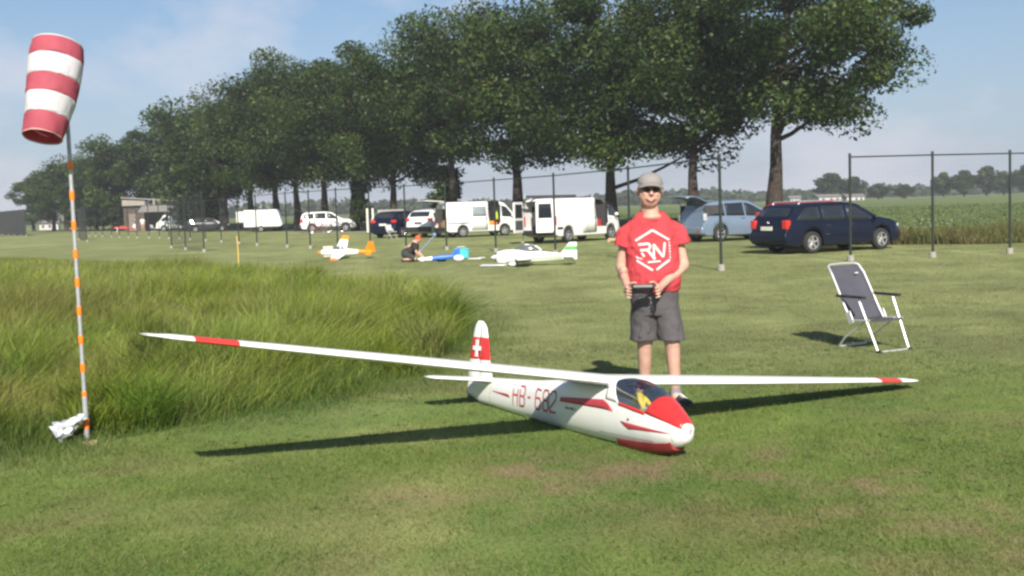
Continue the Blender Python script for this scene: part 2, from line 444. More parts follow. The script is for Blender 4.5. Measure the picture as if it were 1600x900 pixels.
# ---- tussocks: arching clumps that break the outline of the strip
tc = []
while len(tc) < 130:
    yy = 8.2 + 17 * rg.rand() ** 1.3; xx = rough_edge(yy) - 0.35 - 5.5 * rg.rand() ** 1.6
    if xx > -0.5 * yy - 0.8: tc.append((xx, yy, 0.35 + 0.45 * rg.rand()))
tc += [(-1.0, 12.2, .75), (-1.3, 13.4, .85), (-0.95, 14.6, .8), (-1.7, 15.2, .9), (-1.2, 16.4, .8), (-2.2, 13.0, .85), (-2.6, 15.8, .9), (-1.9, 17.6, .8), (-3.2, 18.6, .8), (-1.35, 11.3, .6)]
PX, PH, PL, PC = [], [], [], []
for xx, yy, hh_ in tc:
    k = int(170 + 130 * rg.rand()); a_ = rg.rand(k) * 2 * np.pi; r_ = 0.16 * np.sqrt(rg.rand(k)) * (0.6 + hh_)
    PX.append(np.stack([xx + r_ * np.cos(a_), yy + r_ * np.sin(a_), 0 * a_], -1)); PH.append(hh_ * (0.55 + 0.5 * rg.rand(k)))
    tone = np.array([0.20, 0.265, 0.028]) if rg.rand() < .5 else (np.array([0.32, 0.36, 0.10]) if rg.rand() < .6 else np.array([0.11, 0.20, 0.02]))
    PC.append(tone[None] * (0.6 + 0.9 * rg.rand(k, 1)) * (0.65 + 0.5 * rg.rand()))
PX = np.concatenate(PX); PH = np.concatenate(PH); PC = np.concatenate(PC); k = len(PX)
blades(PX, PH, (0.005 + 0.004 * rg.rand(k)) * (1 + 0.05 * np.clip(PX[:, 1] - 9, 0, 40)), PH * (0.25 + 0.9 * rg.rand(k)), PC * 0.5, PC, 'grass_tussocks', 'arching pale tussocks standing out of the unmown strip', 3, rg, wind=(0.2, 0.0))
# ---- lawn weeds, dry clippings and a few daisies
n = 5200
x, y = scatter(4.3, 13, 46, rg); kk = rough_mask(x, y) < -.05; x, y = x[kk], y[kk]; pick = rg.rand(len(x)) < sstep(.42, .66, fbm(x, y, .8, 33)) * .8 + .05; x, y = x[pick], y[pick]; n = len(x)
k = 7; X2 = np.repeat(x, k) + 0.02 * rg.normal(size=n * k); Y2 = np.repeat(y, k) + 0.02 * rg.normal(size=n * k)
h2 = 0.008 + 0.016 * rg.rand(n * k); c2_ = np.array([0.115, 0.185, 0.055]) * (0.75 + 0.6 * rg.rand(n * k)[:, None])
blades(np.stack([X2, Y2, 0 * X2 + .004], -1), h2, 0.012 + 0.012 * rg.rand(n * k), h2 * 1.6, c2_ * .8, c2_ * 1.2, 'lawn_weeds', 'low broad-leaved clover and weeds in the mown lawn', 1, rg)
x, y = scatter(4.3, 12, 60, rg); kk = rough_mask(x, y) < 0; x, y = x[kk], y[kk]; n = len(x)
h3 = 0.004 + 0.008 * rg.rand(n); c3 = np.array([0.34, 0.29, 0.15]) * (0.6 + 0.7 * rg.rand(n)[:, None])
blades(np.stack([x, y, 0 * x + .014], -1), h3, 0.004 + 0.002 * rg.rand(n), 0.03 + 0.05 * rg.rand(n), c3, c3, 'dry_clippings', 'dry straw coloured grass clippings lying on the lawn', 1, rg)

# ---- crop field beyond the cars (right) with its weedy verge
fx0 = np.linspace(0, 1, 140); 
def field_front(x):
    return np.interp(x, [-140, -75, -26, 0, 5, 9, 12, 15, 40, 120, 400], [300, 196, 124, 88, 80, 60, 39.5, 37.5, 36, 30, 10])
fv, fc = [], []
gxs = np.concatenate([np.linspace(-140, 8, 60), np.linspace(8.5, 40, 90), np.linspace(41, 200, 60), np.linspace(210, 1500, 20)])
tt = np.concatenate([[0, 0.0015], np.linspace(0.004, 0.06, 60), np.linspace(0.065, 1, 40)])
GX, TT = np.meshgrid(gxs, tt)
Y0 = field_front(GX); GYY = Y0 + TT * (1400 - Y0)
zz = np.where(TT == 0, -0.1, 0.42 + 0.10 * (fbm(GX, GYY, 0.9, 81, 2) - 0.5) * np.clip(1.2 - TT * 6, 0.2, 1))
V = np.stack([GX, GYY, zz], -1).reshape(-1, 3)
k1, k2 = GX.shape; idx = np.arange(k1 * k2).reshape(k1, k2)
F = np.stack([idx[:-1, :-1], idx[:-1, 1:], idx[1:, 1:], idx[1:, :-1]], -1).reshape(-1, 4)
cn = fbm(GX, GYY, 0.12, 85)[..., None]; cg = np.array([0.115, 0.155, 0.060]) * (0.75 + 0.5 * cn) + np.array([0.02, 0.01, 0.0]) * fbm(GX, GYY, 0.02, 87)[..., None]
fld = npmesh('crop_field', V, F, M('crop_field', (0.06, 0.11, 0.03), rough=0.9, var=0.16, nscale=1.2, bump=.6, bscale=6, spec=0.1, attr='Col'), col=cg.reshape(-1, 3), smooth=True)
tag(fld, 'green crop field beyond the parked cars', None, kind='structure')
# leafy crop plants standing on the near part of the field
n = 60000
x = 9 + 60 * rg.rand(n) ** 1.3; y = field_front(x) + 1.5 + 75 * rg.rand(n) ** 1.7
keep = (x / y < 0.62); x, y = x[keep], y[keep]; n = len(x)
hh = (0.05 + 0.07 * rg.rand(n)) * (1 + 0.01 * (y - 36)); cc = np.array([0.125, 0.170, 0.062]) * (0.75 + 0.5 * rg.rand(n)[:, None]) * (0.7 + 0.6 * fbm(x, y, 0.5, 91)[:, None])
blades(np.stack([x, y, 0 * x + 0.40], -1), hh, 0.07 + 0.08 * rg.rand(n), hh * 0.8, cc * 0.8, cc * 1.15, 'crop_leaves', 'leafy green crop plants in the field', 1, rg)
# verge: rank brownish grass with white umbels
n = 42000
x = 7.5 + 32 * rg.rand(n); ff = field_front(x); y = ff - 2.6 + 3.4 * rg.rand(n); 
keep = (x / y < 0.58) & (y > 34.6 + 0.5 * vnoise(x, y, 0.7, 3)); x, y = x[keep], y[keep]; n = len(x)
hh = (0.3 + 0.4 * rg.rand(n)) * (0.6 + 0.7 * fbm(x, y, 0.6, 95)) * sstep(34.2, 36.4, y)+0.08
mxx = sstep(0.35, 0.65, fbm(x, y, 0.5, 97))[:, None]
cc = (np.array([0.14, 0.15, 0.048]) * (1 - mxx) + np.array([0.20, 0.16, 0.075]) * mxx) * (0.7 + 0.6 * rg.rand(n)[:, None])
blades(np.stack([x, y, 0 * x], -1), hh, 0.02 + 0.015 * rg.rand(n), hh * 0.5, cc * 0.7, cc * 1.1, 'verge_grass', 'rank brownish verge grass in front of the crop field', 2, rg)
n = 420
x = 11.5 + 12 * rg.rand(n); y = field_front(x) - 1.0 + 1.8 * rg.rand(n); kf = vnoise(x, y, 0.5, 7) > 0.52; x, y = x[kf], y[kf]; n = len(x)
base = np.stack([x, y, 0.50 + 0.3 * rg.rand(n)], -1)
off = np.array([[-1, -1, 0], [1, -1, 0.3], [1, 1, 0], [-1, 1, 0.3]]) * 0.035
V = (base[:, None, :] + off[None] * (0.6 + 0.9 * rg.rand(n))[:, None, None]).reshape(-1, 3)
F = np.arange(n * 4).reshape(n, 4)
tag(npmesh('verge_flowers', V, F, M('flower_white', (0.7, 0.7, 0.62), rough=0.8)), 'small white umbel flowers along the field verge', 'flowers', kind='stuff')

# ---- pale gravel track along the tree row
pts = [(-9.5, 86.5), (-12.5, 87.6), (-16.7, 88.2), (-19.2, 96.5), (-15.8, 93.6), (-11.5, 90.2)]
m = MB(); m.add([(a, b, 0.006) for a, b in pts], [tuple(range(len(pts)))])
tag(m.build('gravel_path', M('gravel', (0.30, 0.27, 0.23), rough=0.95, var=0.3, nscale=6, bump=0.6, bscale=30)), 'pale gravel track behind the fence', None, kind='structure')

# ================================================================== TREES
leaf_mat = M('oak_leaf', (0.04, 0.07, 0.02), rough=0.5, var=0.15, nscale=0.6, spec=0.3, trans=0.30, attr='Col')
bark_mat = M('bark', (0.050, 0.040, 0.034), rough=0.95, var=0.4, nscale=7, bump=1.0, bscale=16, spec=0.1)

def crown_arrays(seed, rx, ry, z0, z1, nclump, per, leaf, off=(0, 0), flat=1.0, tone=1.0):
    rng = np.random.RandomState(seed)
    zc, rz = (z0 + z1) / 2, (z1 - z0) / 2
    C, Rr, T = [], [], []
    while len(C) < nclump:
        d = rng.normal(size=3); d /= np.linalg.norm(d)
        u = rng.rand() ** (1 / 2.6)
        lump = 0.82 + 0.32 * math.sin(3 * math.atan2(d[1], d[0]) + seed) * (1 - abs(d[2])) + 0.16 * math.sin(5 * d[2] + 2.3 * seed)
        p = np.array([d[0] * rx, d[1] * ry, d[2] * rz * (1.0 if d[2] > 0 else flat)]) * u * lump
        p += np.array([off[0], off[1], zc])
        C.append(p); Rr.append((0.075 + 0.10 * rng.rand()) * (rx + rz) * 0.9); T.append(0.55 + 0.8 * rng.rand())
    C = np.array(C); Rr = np.array(Rr); T = np.array(T)
    P, col = [], []
    for c, r, t in zip(C, Rr, T):
        k = int(per * (0.7 + 0.6 * rng.rand()))
        d = rng.normal(size=(k, 3)); d /= np.linalg.norm(d, axis=1)[:, None]
        q = c + d * (r * rng.rand(k, 1) ** 0.45) * np.array([1.15, 1.15, 0.72])
        P.append(q)
        g = np.array([0.026, 0.064, 0.012]) * t
        y = np.array([0.092, 0.110, 0.022]) * t
        s = np.clip(rng.rand(k, 1) * 0.7 + 0.5 * (t - 0.75), 0, 1) ** 2
        col.append((g * (1 - s) + y * s) * (0.6 + 0.6 * rng.rand(k, 1)) * tone)
    P = np.concatenate(P); col = np.concatenate(col); n = len(P)
    nrm = rng.normal(size=(n, 3)) + np.array([0, 0, 0.7]); nrm /= np.linalg.norm(nrm, axis=1)[:, None]
    a = np.cross(nrm, rng.normal(size=(n, 3))); a /= np.linalg.norm(a, axis=1)[:, None]; b = np.cross(nrm, a)
    s = (leaf * (0.45 + 1.1 * rng.rand(n) ** 1.4))[:, None]
    V = np.stack([P - a * s, P - b * s * 0.55 + a * s * 0.1, P + a * s, P + b * s * 0.55 - a * s * 0.1], 1).reshape(-1, 3)
    return V, np.arange(n * 4).reshape(n, 4), np.repeat(col, 4, axis=0), C

def trunk_mb(seed, C, z_fork, r0, top, off=(0, 0), limbs=16, n=10):
    rng = random.Random(seed); m = MB()
    path = [Vector((0, 0, -0.15))]; x = y = 0
    for i in range(1, 9):
        t = i / 8; x = off[0] * t ** 2 * 0.8 + rng.uniform(-.12, .12); y = off[1] * t ** 2 * 0.8 + rng.uniform(-.12, .12)
        path.append(Vector((x, y, top * t)))
    rad = [r0 * 1.35] + [r0 * (1 - 0.86 * (i / 8) ** 0.9) for i in range(1, 9)]; rad[1] = r0
    m.tube(path, rad, n)
    order = sorted(range(len(C)), key=lambda k: rng.random())[:limbs]
    for k in order:
        c = Vector(C[k]); zf = max(z_fork, min(top * 0.85, c.z - 0.35 * math.hypot(c.x, c.y) - 0.4))
        t = zf / top * 8; i0 = min(int(t), 7); p0 = path[i0].lerp(path[i0 + 1], t - i0)
        rr = r0 * (1 - 0.86 * (zf / top) ** 0.9) * 0.55
        mid = p0.lerp(c, 0.5) + Vector((rng.uniform(-.4, .4), rng.uniform(-.4, .4), rng.uniform(0.0, .5)))
        q = p0.lerp(mid, 0.5) + Vector((0, 0, -.1))
        m.tube([p0, q, mid, mid.lerp(c, .6) + Vector((0, 0, .15)), c], [rr, rr * .8, rr * .6, rr * .38, rr * .15], 6)
    return m

TREE_H = 16.0
_variants = []
def add_variant(seed, rx, ry, z0, z1, ncl, per, leaf, off=(0, 0), r0=0.42, limbs=16, flat=1.0, fork=3.4, tone=1.0):
    V, F, Cc, C = crown_arrays(seed, rx, ry, z0, z1, ncl, per, leaf, off, flat, tone)
    _variants.append([seed, V, F, Cc, C, dict(z_fork=fork, r0=r0, top=z0 + (z1 - z0) * 0.78, off=off, limbs=limbs), None])
add_variant(101, 7.8, 6.6, 5.7, 16.8, 64, 700, 0.125, off=(1.7, 0), r0=0.46, limbs=26, fork=4.2)          # 0 broad, leaning
add_variant(102, 6.2, 6.0, 2.4, 16.0, 74, 640, 0.12, r0=.33, fork=2.6)                                               # 1
add_variant(103, 5.8, 6.0, 1.9, 16.0, 74, 640, 0.12, r0=.31, fork=2.4, limbs=18)                                      # 2
add_variant(104, 6.4, 5.8, 2.1, 16.0, 74, 640, 0.12, r0=.32, fork=2.5)                                               # 3
add_variant(105, 6.0, 6.0, 1.6, 16.0, 74, 260, 0.21, r0=0.4, limbs=8)                               # 4 far
add_variant(106, 5.4, 5.8, 1.2, 16.0, 70, 260, 0.21, r0=0.4, limbs=8)                               # 5 far
add_variant(107, 8.5, 8.5, 0.6, 16.0, 60, 90, 0.65, r0=0.5, limbs=3, fork=2.0, tone=0.9)             # 6 horizon tree
add_variant(108, 3.4, 3.4, 0.2, 16.0, 46, 130, 0.42, r0=0.2, limbs=4, fork=2.0)                      # 7 narrow bush form

def tree(v, x, y, h, label, rz=0.0, name='oak_tree', cat='tree', group=None, wide=1.0):
    seed, V, F, Cc, C, kw, cache = _variants[v]
    root = thing(name, label, cat, (x, y, 0), rz, group)
    if cache is None:
        cr = npmesh('crown', V, F, leaf_mat, root, col=Cc)
        tr = trunk_mb(seed, C, **kw).build('trunk', bark_mat, root, smooth=60)
        _variants[v][6] = (cr.data, tr.data)
    else:
        for nm, me in zip(('crown', 'trunk'), cache):
            o = bpy.data.objects.new(nm, me); COL.objects.link(o); o.parent = root
    k = h / TREE_H; root.scale = (k * wide, k * wide, k)
    return root

ROW = 'oaks in the row beyond the parked cars'
tree(0, 13.6, 57.8, 14.4, 'broad oak with bare lower trunk rising behind the navy estate car', 0.0, wide=1.02)
tree(1, 10.3, 62.5, 15.6, 'oak standing behind the raised tailgate of the light blue car', 1.0, wide=1.0)
tree(2, 6.2, 67.6, 16.6, 'oak with pale upper limbs whose trunk stands behind the man in the red shirt', 2.2, wide=1.12)
tree(3, 0.5, 76.1, 17.6, 'tall oak whose trunk stands between the two white vans', 0.4, wide=1.1)
tree(1, -4.2, 82.8, 18.4, 'slender leaning oak behind the white van with the raised rear hatch', 3.6, wide=0.86)
tree(2, -9.2, 89.7, 16.0, 'dark trunked oak rising behind the dark blue car', 4.0)
tree(3, -13.1, 95.1, 16.0, 'oak with leafy shoots around its trunk beside the white gate posts', 2.6)
tree(1, -16.4, 99.7, 16.8, 'oak whose trunk rises behind the white off-road car', 5.1)
tree(2, -19.8, 104.5, 17.2, 'oak whose trunk rises behind the open tailgate of the white off-road car', 0.9)
tree(3, -22.4, 108.1, 17.4, 'oak standing between the white trailer and the white off-road car', 4.4)
tree(1, -26.0, 113.2, 16.8, 'oak whose trunk rises straight behind the white box trailer', 1.7)
far = [(-30.3, 119.2, 15.8), (-34.7, 125.4, 15.6), (-36.4, 140.5, 16.4), (-41.5, 148.0, 16.8), (-47.5, 150.0, 15.2), (-53.5, 152.5, 13.6), (-58.5, 158.7, 12.6), (-62.5, 164.3, 12.0), (-67.3, 170.4, 11.6), (-71.7, 176.5, 11.0)]
for i, (x, y, h_) in enumerate(far):
    lb_ = {0: 'dark tree standing behind the black car under the trees', 1: 'dark tree between the black car and the white camper van', 2: 'dark tree rising behind the white camper van', 3: 'tall dark tree rising directly behind the roof of the wooden shed'}.get(i)
    tree(4 + i % 2, x, y, h_, lb_ or 'dark green tree in the far end of the row beyond the wooden shed', i * 1.9, group=None if lb_ else 'trees beyond the shed')
tree(5, -78.5, 185.0, 9.8, 'small pale tree at the far end of the tree row', 0.7)
# leafy shoots round one trunk and undergrowth
def bush(x, y, h, label, wide=1.0, group=None, rz=0.0):
    return tree(7, x, y, h, label, rz, name='bush', cat='bush', wide=wide, group=group)
bush(-12.4, 93.6, 4.6, 'dense dark bush at the foot of an oak beside the white gate posts', 0.95)
bush(-4.6, 84.0, 5.2, 'thin leafy bush behind the white van with the raised hatch', 1.2, rz=2)
for i, (x, y, hh_, w_) in enumerate([(-32.5, 122, 3.4, 2.0), (-36.5, 127, 4.0, 2.2), (-52, 149.5, 4.5, 2.2), (-56.5, 156, 4.2, 2.2), (-60.5, 162, 4.0, 2.2), (-65.0, 168, 3.6, 2.0)]):
    bush(x, y, hh_, 'low dark bush under the far end of the tree row', w_, 'bushes under the far trees', i * 1.3)

# trees on the horizon
for i, (x, y, h_, wd) in enumerate([(86, 300, 8.6, 1.15), (92.5, 302, 7.4, 1.1), (116, 300, 7.8, .9), (122, 301, 8.2, .9), (127.5, 300, 9.2, .9), (133, 302, 7.6, .9), (138.5, 300, 9.2, 1.0), (146, 303, 9.6, 1.0), (100, 304, 5.2, 1.3), (107, 304, 4.6, 1.4)]):
    lb_ = {0: 'big round tree above the low white farmhouse on the horizon', 1: 'round tree above the small white outbuilding on the horizon'}.get(i) or ('low bushy tree in the dip of the horizon tree line' if h_ < 6 else 'tall rounded tree in the wood edge beyond the crop field')
    tree(6, x, y, h_, lb_, i * 2.1, name='distant_tree', group=None if i < 2 else ('low trees on the horizon' if h_ < 6 else 'tall trees on the horizon'), wide=wd)
rng = np.random.RandomState(77)
n = 26000
bx = rng.rand(n) * 1000 - 520; by = 430 + 90 * rng.rand(n) + 0.15 * np.abs(bx)
hh = (2.0 + 6 * fbm(bx, by, 0.016, 3, 3) ** 1.5) * (0.5 + 0.9 * vnoise(bx, by, 0.06, 4))
bz = hh * rng.rand(n) ** 0.7
nr = rng.normal(size=(n, 3)) + [0, 0, .5]; nr /= np.linalg.norm(nr, axis=1)[:, None]
a = np.cross(nr, rng.normal(size=(n, 3))); a /= np.linalg.norm(a, axis=1)[:, None]; b = np.cross(nr, a)
P = np.stack([bx, by, bz], -1); s = (0.9 + 0.9 * rng.rand(n))[:, None]
V = np.stack([P - a * s, P - b * s, P + a * s, P + b * s], 1).reshape(-1, 3)
cc = np.repeat(np.array([0.045, 0.07, 0.025]) * (0.6 + 0.8 * rng.rand(n))[:, None], 4, axis=0)
tag(npmesh('distant_wood', V, np.arange(n * 4).reshape(n, 4), leaf_mat, col=cc), 'low dark wood along the far horizon', 'wood', kind='stuff')

# white houses at the foot of the horizon trees
wall_w = M('render_white', (0.45, 0.43, 0.41), rough=0.9, var=0.08)
roof_g = M('roof_grey', (0.16, 0.15, 0.15), rough=0.9, var=0.2)
win_d = M('window_dark', (0.03, 0.035, 0.04), rough=0.15, var=0.05)
def house(x, y, w_, d_, h_, label, rz=0.0):
    r = thing('farmhouse', label, 'house', (x, y, 0), rz)
    MB().box((0, 0, h_ / 2), (w_, d_, h_)).build('wall', wall_w, r, smooth=0)
    m = MB(); o = 0.3; rh = 0.7
    m.prism([(-d_ / 2 - o, h_ + .01), (d_ / 2 + o, h_ + .01), (0, h_ + rh)], -w_ / 2 - o, w_ / 2 + o, 'x')
    m.build('roof', roof_g, r, smooth=0)
    for k in (-0.3, 0.05, 0.32):
        MB().box((k * w_, -d_ / 2 - .02, h_ * .55), (w_ * .1, .06, h_ * .42)).build('window', win_d, r, smooth=0)
house(82.5, 292, 6.0, 5, 1.5, 'low white farmhouse under the round horizon tree', .1)
house(89.6, 293, 4.6, 5, 1.4, 'small white outbuilding right of the farmhouse by the horizon trees', .0)
house(73.5, 290, 2.6, 3, 1.4, 'tiny lone white barn left of the horizon trees', .0)
house(-84, 205, 3.2, 4, 1.2, 'long low white barn beyond the far end of the tree row', .3)

# ================================================================== FENCES
steel_dk = M('fence_dark_green', (0.018, 0.026, 0.024), rough=0.5, var=0.15, spec=0.4)
conc = M('concrete', (0.30, 0.285, 0.26), rough=0.95, var=0.2, nscale=12, bump=0.5)
net_mat = M('net_black', (0.02, 0.024, 0.024), rough=0.8)
POST_H = 2.68
def fence(pts, label, rails=True, net=0.0, pitch=0.12, h=POST_H, pr=0.034, top=True):
    root = thing('ball_fence' if False else 'safety_fence', label, 'fence', (pts[0][0], pts[0][1], 0))
    o = Vector((pts[0][0], pts[0][1], 0))
    L = [Vector((x, y, 0)) - o for x, y in pts]
    for p in L:
        post = MB().tube([p + Vector((0, 0, .02)), p + Vector((0, 0, h))], pr, 8).build('post', steel_dk, root, smooth=60)
        MB().tube([p + Vector((0, 0, h - .02)), p + Vector((0, 0, h + .035))], [pr * 1.25, pr * .9], 8).build('post_cap', steel_dk, post, smooth=60)
        MB().prism([(p.x + .085 * math.cos(a + .4), p.y + .085 * math.sin(a + .4)) for a in [k * math.pi / 4 for k in range(8)]], -.05, .15).build('footing', conc, root, smooth=0, bevel=.01)
    for a, b in zip(L[:-1], L[1:]):
        if rails:
            MB().tube([a + Vector((0, 0, h - .06)), b + Vector((0, 0, h - .06))], .020, 6).build('rail', steel_dk, root, smooth=60)
        if net:
            m = MB(); d = (b - a); n = max(2, int(d.length / pitch)); z1 = h - .1
            for i in range(n + 1):
                p = a + d * (i / n); m.tube([p + Vector((0, 0, .06)), p + Vector((0, 0, z1))], net, 3, caps=False)
            k = int((z1 - .06) / pitch)
            for i in range(k + 1):
                z = .06 + (z1 - .06) * i / k; m.tube([a + Vector((0, 0, z)), b + Vector((0, 0, z))], net, 3, caps=False)
            m.build('net', net_mat, root, smooth=0)
    return root
fence([(8.59, 28.3), (10.82, 28.7), (13.11, 29.4), (15.5, 30.2), (17.9, 31.0)], 'dark steel fence with top rail running off past the navy estate car', net=.0005, pitch=.12)
main = [(4.89, 26.06), (3.40, 32.0), (1.48, 37.21), (-0.54, 40.86), (-2.53, 44.3), (-4.31, 46.2), (-5.95, 47.6), (-7.62, 49.4), (-9.22, 51.6), (-10.77, 54.04), (-13.33, 58.97), (-15.4, 63.6), (-17.63, 68.4), (-19.86, 73.1), (-22.4, 78.5), (-24.2, 82.0), (-25.8, 84.8), (-27.3, 87.3), (-28.9, 89.8), (-30.8, 92.6), (-32.4, 95.2), (-34.1, 97.9), (-35.8, 100.8), (-38.0, 104.6), (-39.9, 108.0), (-41.8, 111.4)]
fence(main, 'long dark steel fence with many posts running between the lawn and the parked cars', net=.0005, pitch=.16)
fence([(-14.02, 51.25), (-16.09, 55.5), (-17.9, 59.2)], 'short three-post fence panel standing in front of the long fence', net=.003, pitch=.12)
fence([(-31.47, 83.4), (-35.48, 92.3)], 'small two-post fence panel standing before the shed end of the long fence', net=.003, pitch=.12)
fence([(-55.0, 127.5), (-57.5, 132), (-60.2, 136.3), (-63.0, 141), (-66.2, 146.3), (-70, 152.5)], 'dense dark netted fence panel standing alone beyond the windsock pole', net=.014, pitch=.10, h=3.1)

# white gate posts and pickets behind the dark blue car
wood_w = M('painted_wood_white', (0.55, 0.54, 0.50), rough=0.75, var=0.12)
g = thing('garden_gate', 'white gate with two tall posts beside the dark blue car', 'gate', (-10.9, 86.0, 0))
for dx in (0, .42):
    MB().box((dx, 0, .92), (.16, .16, 1.84)).build('post', wood_w, g, smooth=0, bevel=.01)
for i in range(15):
    MB().box((.75 + i * .145, 1.0, .95), (.07, .025, 1.5)).build('picket', wood_w, g, smooth=0)
for z in (.45, 1.4):
    MB().box((1.75, 1.03, z), (2.2, .03, .07)).build('rail', wood_w, g, smooth=0)
st = MB().tube([(0, 0, -.05), (.01, 0, .55), (-.01, 0, 1.02)], .019, 8)
tag(st.build('marker_stake', M('yellow_paint', (0.62, 0.40, 0.08), rough=.6), None, smooth=60, loc=(-8.37, 34.36, 0)), 'thin yellow marker stake standing at the edge of the tall grass', 'stake')

# ================================================================== SHED
plank = M('shed_plank', (0.075, 0.060, 0.052), rough=0.9, var=0.35, nscale=3, bump=.5, bscale=20)
fascia = M('shed_fascia', (0.24, 0.215, 0.19), rough=0.8, var=.12)
roof_l = M('roof_sheet', (0.22, 0.21, 0.20), rough=0.7, var=.15)
sh = thing('wooden_shed', 'brown wooden shed with sloping roof and pale lean-to roof', 'shed', (-46.2, 139.0, 0), R(8))
for i in range(12):   # upright boards of the gable front
    MB().box((-1.38 + i * .25, 0, 1.6), (.235, .05, 3.2)).build('board', plank, sh, smooth=0)
for i in range(18):   # boards of the long side
    MB().box((1.75 + i * .25, .02 + (i % 2) * .012, 1.75 - i * .01), (.238, .05, 3.5 - i * .02)).build('board', plank, sh, smooth=0)
MB().box((2.2, 2.5, 1.5), (7.0, 4.6, 3.0)).build('wall', plank, sh, smooth=0)
MB().box((-.2, -.35, 3.55), (2.7, .08, .75), (-.15, 0, 0)).build('fascia', fascia, sh, smooth=0, bevel=.01)
MB().box((2.3, 2.0, 3.86), (7.9, 5.2, .14), (0, R(5), 0)).build('roof', roof_l, sh, smooth=0, bevel=.01)
le = MB().box((4.2, -2.4, 2.72), (6.6, 3.0, .07), (R(14), 0, 0)).build('lean_to_roof', roof_l, sh, smooth=0)
for x in (1.1, 4.2, 7.3):
    MB().box((x, -3.7, 1.17), (.1, .1, 2.34)).build('lean_to_post', plank, sh, smooth=0)
MB().box((-.4, -.06, 1.15), (.95, .06, 2.1)).build('door', M('shed_door', (.17, .14, .12), rough=.8), sh, smooth=0, bevel=.01)
MB().tube([(2.3, -.6, 2.9), (2.3, -.6, 4.0)], .16, 10).build('chimney_pipe', fascia, sh)

# ================================================================== THE GLIDER
GS = 0.426                       # metres per model unit (wing half-span = 7.5 units)
g_f = Vector((0.50844, -0.86026, 0.03799)); g_l = Vector((0.85453, 0.49863, -0.14538)); g_u = g_f.cross(g_l).normalized()
g_base = Vector((0.733, 7.698, 0.402)) - g_u * GS * 1.0
glider = thing('model_glider', 'large white model glider with red trim and clear canopy resting on the lawn', 'model glider')
glider.matrix_world = Matrix(((g_f.x, g_l.x, g_u.x, g_base.x), (g_f.y, g_l.y, g_u.y, g_base.y), (g_f.z, g_l.z, g_u.z, g_base.z), (0, 0, 0, 1)))
def gp(x, y, z): return Vector((x * GS, y * GS, (z + 1.0) * GS))
gl_white = M('glider_white', (0.80, 0.80, 0.78), rough=0.28, var=0.03, nscale=4, spec=0.5, coat=0.3)
gl_red = M('glider_red', (0.62, 0.030, 0.030), rough=0.28, var=0.08, nscale=5, coat=0.3)
gl_red_shaded = M('glider_red_skid_shaded', (0.30, 0.03, 0.035), rough=0.6, var=0.2)  # trim red darkened, the shade under the nose put into the skid colour
gl_letter = M('glider_letter_red', (0.46, 0.05, 0.07), rough=0.4, var=0.05)
gl_grey = M('glider_grey', (0.16, 0.16, 0.17), rough=0.5)
gl_dark = M('glider_dark', (0.03, 0.03, 0.033), rough=0.7)
gl_glass = Mglass('glider_canopy_glass', (0.90, 0.92, 0.94), 0.15)

FX = [-5.10, -4.6, -4.0, -3.0, -2.0, -1.3, -0.6, 0.0, 0.4, 0.8, 1.2, 1.5, 1.68, 1.78, 1.83]
F_ZT = [-.36, -.33, -.28, -.20, -.11, -.04, -.03, -.02, -.02, -.07, -.20, -.33, -.43, -.50, -.555]
F_ZB = [-.62, -.735, -.77, -.825, -.875, -.91, -.935, -.945, -.94, -.925, -.90, -.86, -.80, -.72, -.615]
F_HW = [.035, .075, .115, .165, .215, .25, .28, .295, .30, .295, .265, .215, .165, .11, .03]
SX = [0, .5, 1.0, 1.5, 1.70, 1.83]; SZ = [-.26, -.31, -.38, -.475, -.53, -.57]
fzt = lambda x: float(np.interp(x, FX, F_ZT)); fzb = lambda x: float(np.interp(x, FX, F_ZB)); fhw = lambda x: float(np.interp(x, FX, F_HW))
sill = lambda x: float(np.interp(x, SX, SZ))
WT = [0, .03, .12, .3, .55, .8, .93, 1.0]; WF = [.30, .42, .70, .94, 1.0, .93, .70, .0]
def fy(x, z):
    t = (z - fzb(x)) / max(fzt(x) - fzb(x), 1e-4); return fhw(x) * float(np.interp(t, WT, WF))
def fring(x, ztop=None):
    zb, zt = fzb(x), fzt(x); ts = [0, .03, .07, .12, .2, .3, .42, .55, .68, .8, .87, .93, .97, 1.0]
    zs = [zb + (zt - zb) * t for t in ts]
    if ztop is not None: zs = [min(z, ztop) for z in zs]
    half = [(fy(x, z) if (ztop is not None or z < zt - 1e-6) else 0.0, z) for z in zs]
    if ztop is None: half[-1] = (fhw(x) * .25, half[-1][1])
    return [gp(x, y, z) for y, z in half] + [gp(x, -y, z) for y, z in reversed(half)]
xs_a = list(np.linspace(-5.10, 0.0, 30)); xs_b = list(np.linspace(0.002, 1.70, 22)) + [1.74, 1.78, 1.81, 1.83]
mb = MB(); mb.loft([fring(x) for x in xs_a])
mb.loft([fring(x, sill(x)) for x in xs_b])
body = mb.build('fuselage', gl_white, glider, smooth=50)
